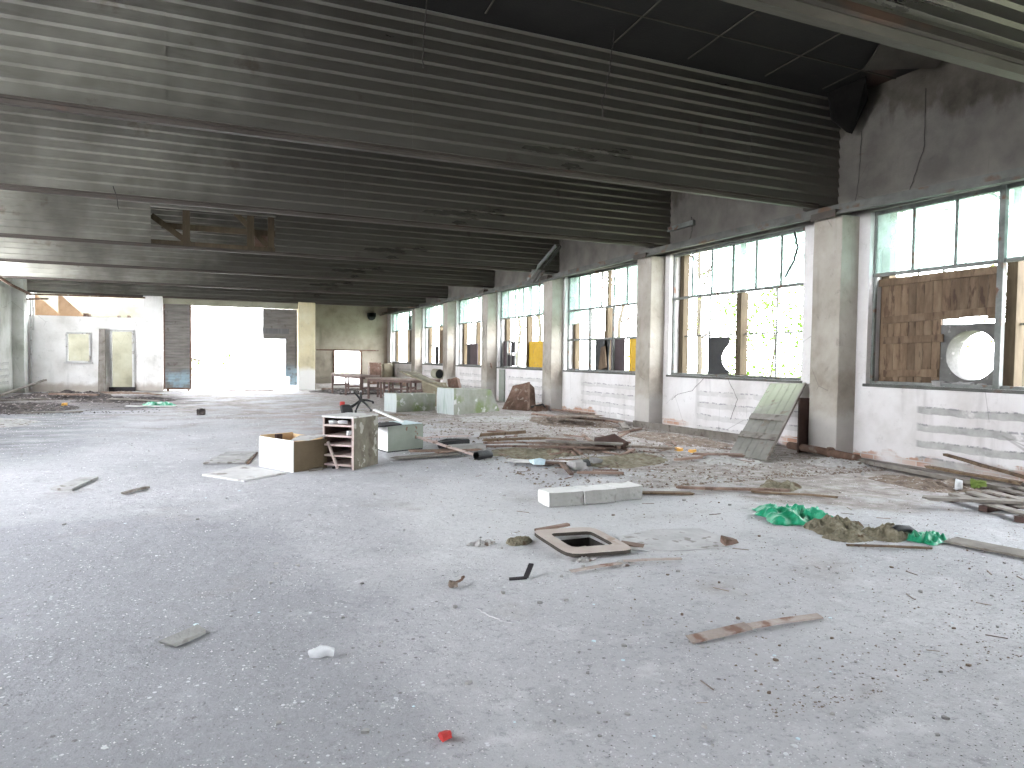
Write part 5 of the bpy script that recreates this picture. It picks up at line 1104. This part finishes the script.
scatter(chip_proto('plaster_chip', M_paper, .020, .22, 'small white plaster chip lying on the dusty floor', 'white plaster chips', 'chip', 1), 110, (-4, 8, 1.8, 11), 11)
scatter(chip_proto('concrete_crumb', M_stone, .019, .7, 'small grey concrete crumb lying on the dusty floor', 'grey concrete crumbs', 'crumb', 2), 110, (-4, 8.5, 1.8, 12), 12)
scatter(chip_proto('glass_shard', M_blueish, .022, .10, 'small pale blue glass shard lying on the dusty floor', 'pale blue glass shards', 'shard', 3), 40, (-3, 7.5, 1.9, 10), 13)
scatter(chip_proto('dirt_clod', M_brownheap, .018, .6, 'small brown dirt clod lying on the dusty floor', 'brown dirt clods', 'clod', 4), 45, (2, 8.8, 2.2, 13), 14)
b = MB(); b.bar((-.09, 0, .004), (.09, .01, .006), .010, .007); sp = tag(b.build('wood_splinter', M_brownbit, origin=False), 'thin brown wood splinter lying on the dusty floor', 'splinter', 'brown wood splinters')
scatter(sp, 80, (1.6, 8.6, 2.4, 13), 15, .35, 1.0)

b = MB(); b.bar((-.10, 0, .004), (.10, .015, .010), .016, .010); sp2 = tag(b.build('lath_splinter', M_woodred, origin=False), 'splintered lath piece on the rubbish by the windows', 'splinter', 'splinters on the rubbish by the windows')
r_ = random.Random(31)
for k in range(95):
    o = sp2 if k == 0 else sp2.copy()
    if k: C.objects.link(o)
    sc_ = r_.choice((.6, .9, 1.2, 1.7, 2.4, 3.2)); o.location = (r_.uniform(3.9, 8.2), r_.uniform(7.6, 13.0), r_.uniform(.005, .03)); o.rotation_euler = (0, r_.uniform(-.06, .06), r_.uniform(0, 6.28)); o.scale = (sc_, sc_, sc_)
# what nobody could count: grit
def grit(name, m, n, seed, box_, s0, s1, label, dens):
    r = random.Random(seed); b = MB(); x0, x1, y0, y1 = box_; k = 0
    while k < n:
        y = y0 + (y1 - y0) * r.random() ** 2.1; x = r.uniform(max(x0, -.25 * y - .5), min(x1, 1.75 * y + .5))
        if not free(x, y) or r.random() > dens(x, y): continue
        s = r.uniform(s0, s1) * (.62 + .06 * y); a = r.uniform(0, 6.28); k += 1
        pts = []
        for j in range(4):
            aa = a + j * PI / 2 + r.uniform(-.5, .5); pts.append((x + s * r.uniform(.5, 1) * math.cos(aa), y + s * r.uniform(.5, 1) * math.sin(aa), .0005))
        h_ = s * r.uniform(.15, .8); top = (x + r.uniform(-.3, .3) * s, y + r.uniform(-.3, .3) * s, h_)
        b.faces(pts + [top], [(0, 1, 4), (1, 2, 4), (2, 3, 4), (3, 0, 4)])
    return tag(b.build(name, m), label, 'grit', None, 'stuff')
patch = lambda x, y: .25 + .75 * max(0, min(1, .5 + 1.2 * mnoise.noise(Vector((x * .8, y * .8, 2)))))
grit('pale_grit', M_grit, 9000, 21, (-6, 8.9, 1.4, 20), .004, .011, 'pale grit strewn over the whole floor', patch)
grit('white_grit', M_paper, 1500, 22, (-5, 8.9, 1.4, 18), .003, .009, 'white crumbs strewn over the whole floor', lambda x, y: patch(x + 3, y))
grit('dark_grit', M_dark, 6000, 23, (-6, 8.9, 1.4, 20), .003, .009, 'dark grit strewn over the whole floor', lambda x, y: patch(x, y + 7) * (.5 if x < 2 else 1))
grit('brown_litter', M_brownbit, 3400, 24, (2.2, 9.0, 2.2, 18), .004, .015, 'brown splinter litter towards the window wall', lambda x, y: min(1, max(0, (x - 1.5) / 4 + .5 * mnoise.noise(Vector((x, y, 5))))))
grit('window_litter', M_brownheap, 2600, 27, (3.6, 8.9, 6.8, 16), .008, .034, 'brown litter between the planks and the window wall', lambda x, y: min(1, .25 + abs(mnoise.noise(Vector((x * 1.2, y * 1.2, 9))))))
grit('window_dust', M_greyheap, 1300, 28, (3.6, 8.9, 6.8, 16), .006, .026, 'pale litter between the planks and the window wall', lambda x, y: min(1, .25 + abs(mnoise.noise(Vector((x * 1.2, y * 1.2, 4))))))
grit('dark_litter', M_darkheap, 400, 25, (-6, -1.0, 20, 29), .008, .022, 'dark litter on the burnt patch before the partition', lambda x, y: 1)
grit('pale_litter', M_stone, 600, 26, (-6, 3.5, 12, 30), .006, .02, 'pale litter on the distant floor', lambda x, y: 1)

# ------------------------------------------------------------------ sky, camera, view
W = bpy.data.worlds.new('overcast sky'); bpy.context.scene.world = W; W.use_nodes = True
nt = W.node_tree; N = nt.nodes; N.clear()
out = N.new('ShaderNodeOutputWorld'); bg = N.new('ShaderNodeBackground'); nt.links.new(bg.outputs[0], out.inputs[0])
tc = N.new('ShaderNodeTexCoord'); sx = N.new('ShaderNodeSeparateXYZ'); nt.links.new(tc.outputs['Generated'], sx.inputs[0])
rp = N.new('ShaderNodeValToRGB'); e = rp.color_ramp.elements
e[0].position = .0; e[0].color = (.955, .975, 1.0, 1); e[1].position = .6; e[1].color = (.90, .945, 1.01, 1)
nt.links.new(sx.outputs[2], rp.inputs[0]); nt.links.new(rp.outputs[0], bg.inputs[0]); bg.inputs[1].default_value = 6.0

cam = bpy.data.cameras.new('camera'); co = bpy.data.objects.new('camera', cam); C.objects.link(co)
F_, yaw, pit, rol = 704.3, .4152, -.0374, .0123
cam.sensor_fit = 'HORIZONTAL'; cam.sensor_width = 36; cam.lens = F_ * 36 / 1024; cam.clip_start = .05; cam.clip_end = 300
fw = Vector((math.sin(yaw) * math.cos(pit), math.cos(yaw) * math.cos(pit), math.sin(pit))); ri = Vector((math.cos(yaw), -math.sin(yaw), 0)); up = ri.cross(fw)
r2 = ri * math.cos(rol) + up * math.sin(rol); u2 = up * math.cos(rol) - ri * math.sin(rol)
co.matrix_world = Matrix(((r2.x, u2.x, -fw.x, 0), (r2.y, u2.y, -fw.y, 0), (r2.z, u2.z, -fw.z, 1.5), (0, 0, 0, 1)))
S = bpy.context.scene; S.camera = co
S.view_settings.view_transform = 'Standard'; S.view_settings.look = 'None'; S.view_settings.gamma = 1; S.view_settings.use_curve_mapping = False
S.view_settings.exposure = 2.05
S.cycles.max_bounces = 10; S.cycles.diffuse_bounces = 6; S.cycles.transparent_max_bounces = 12
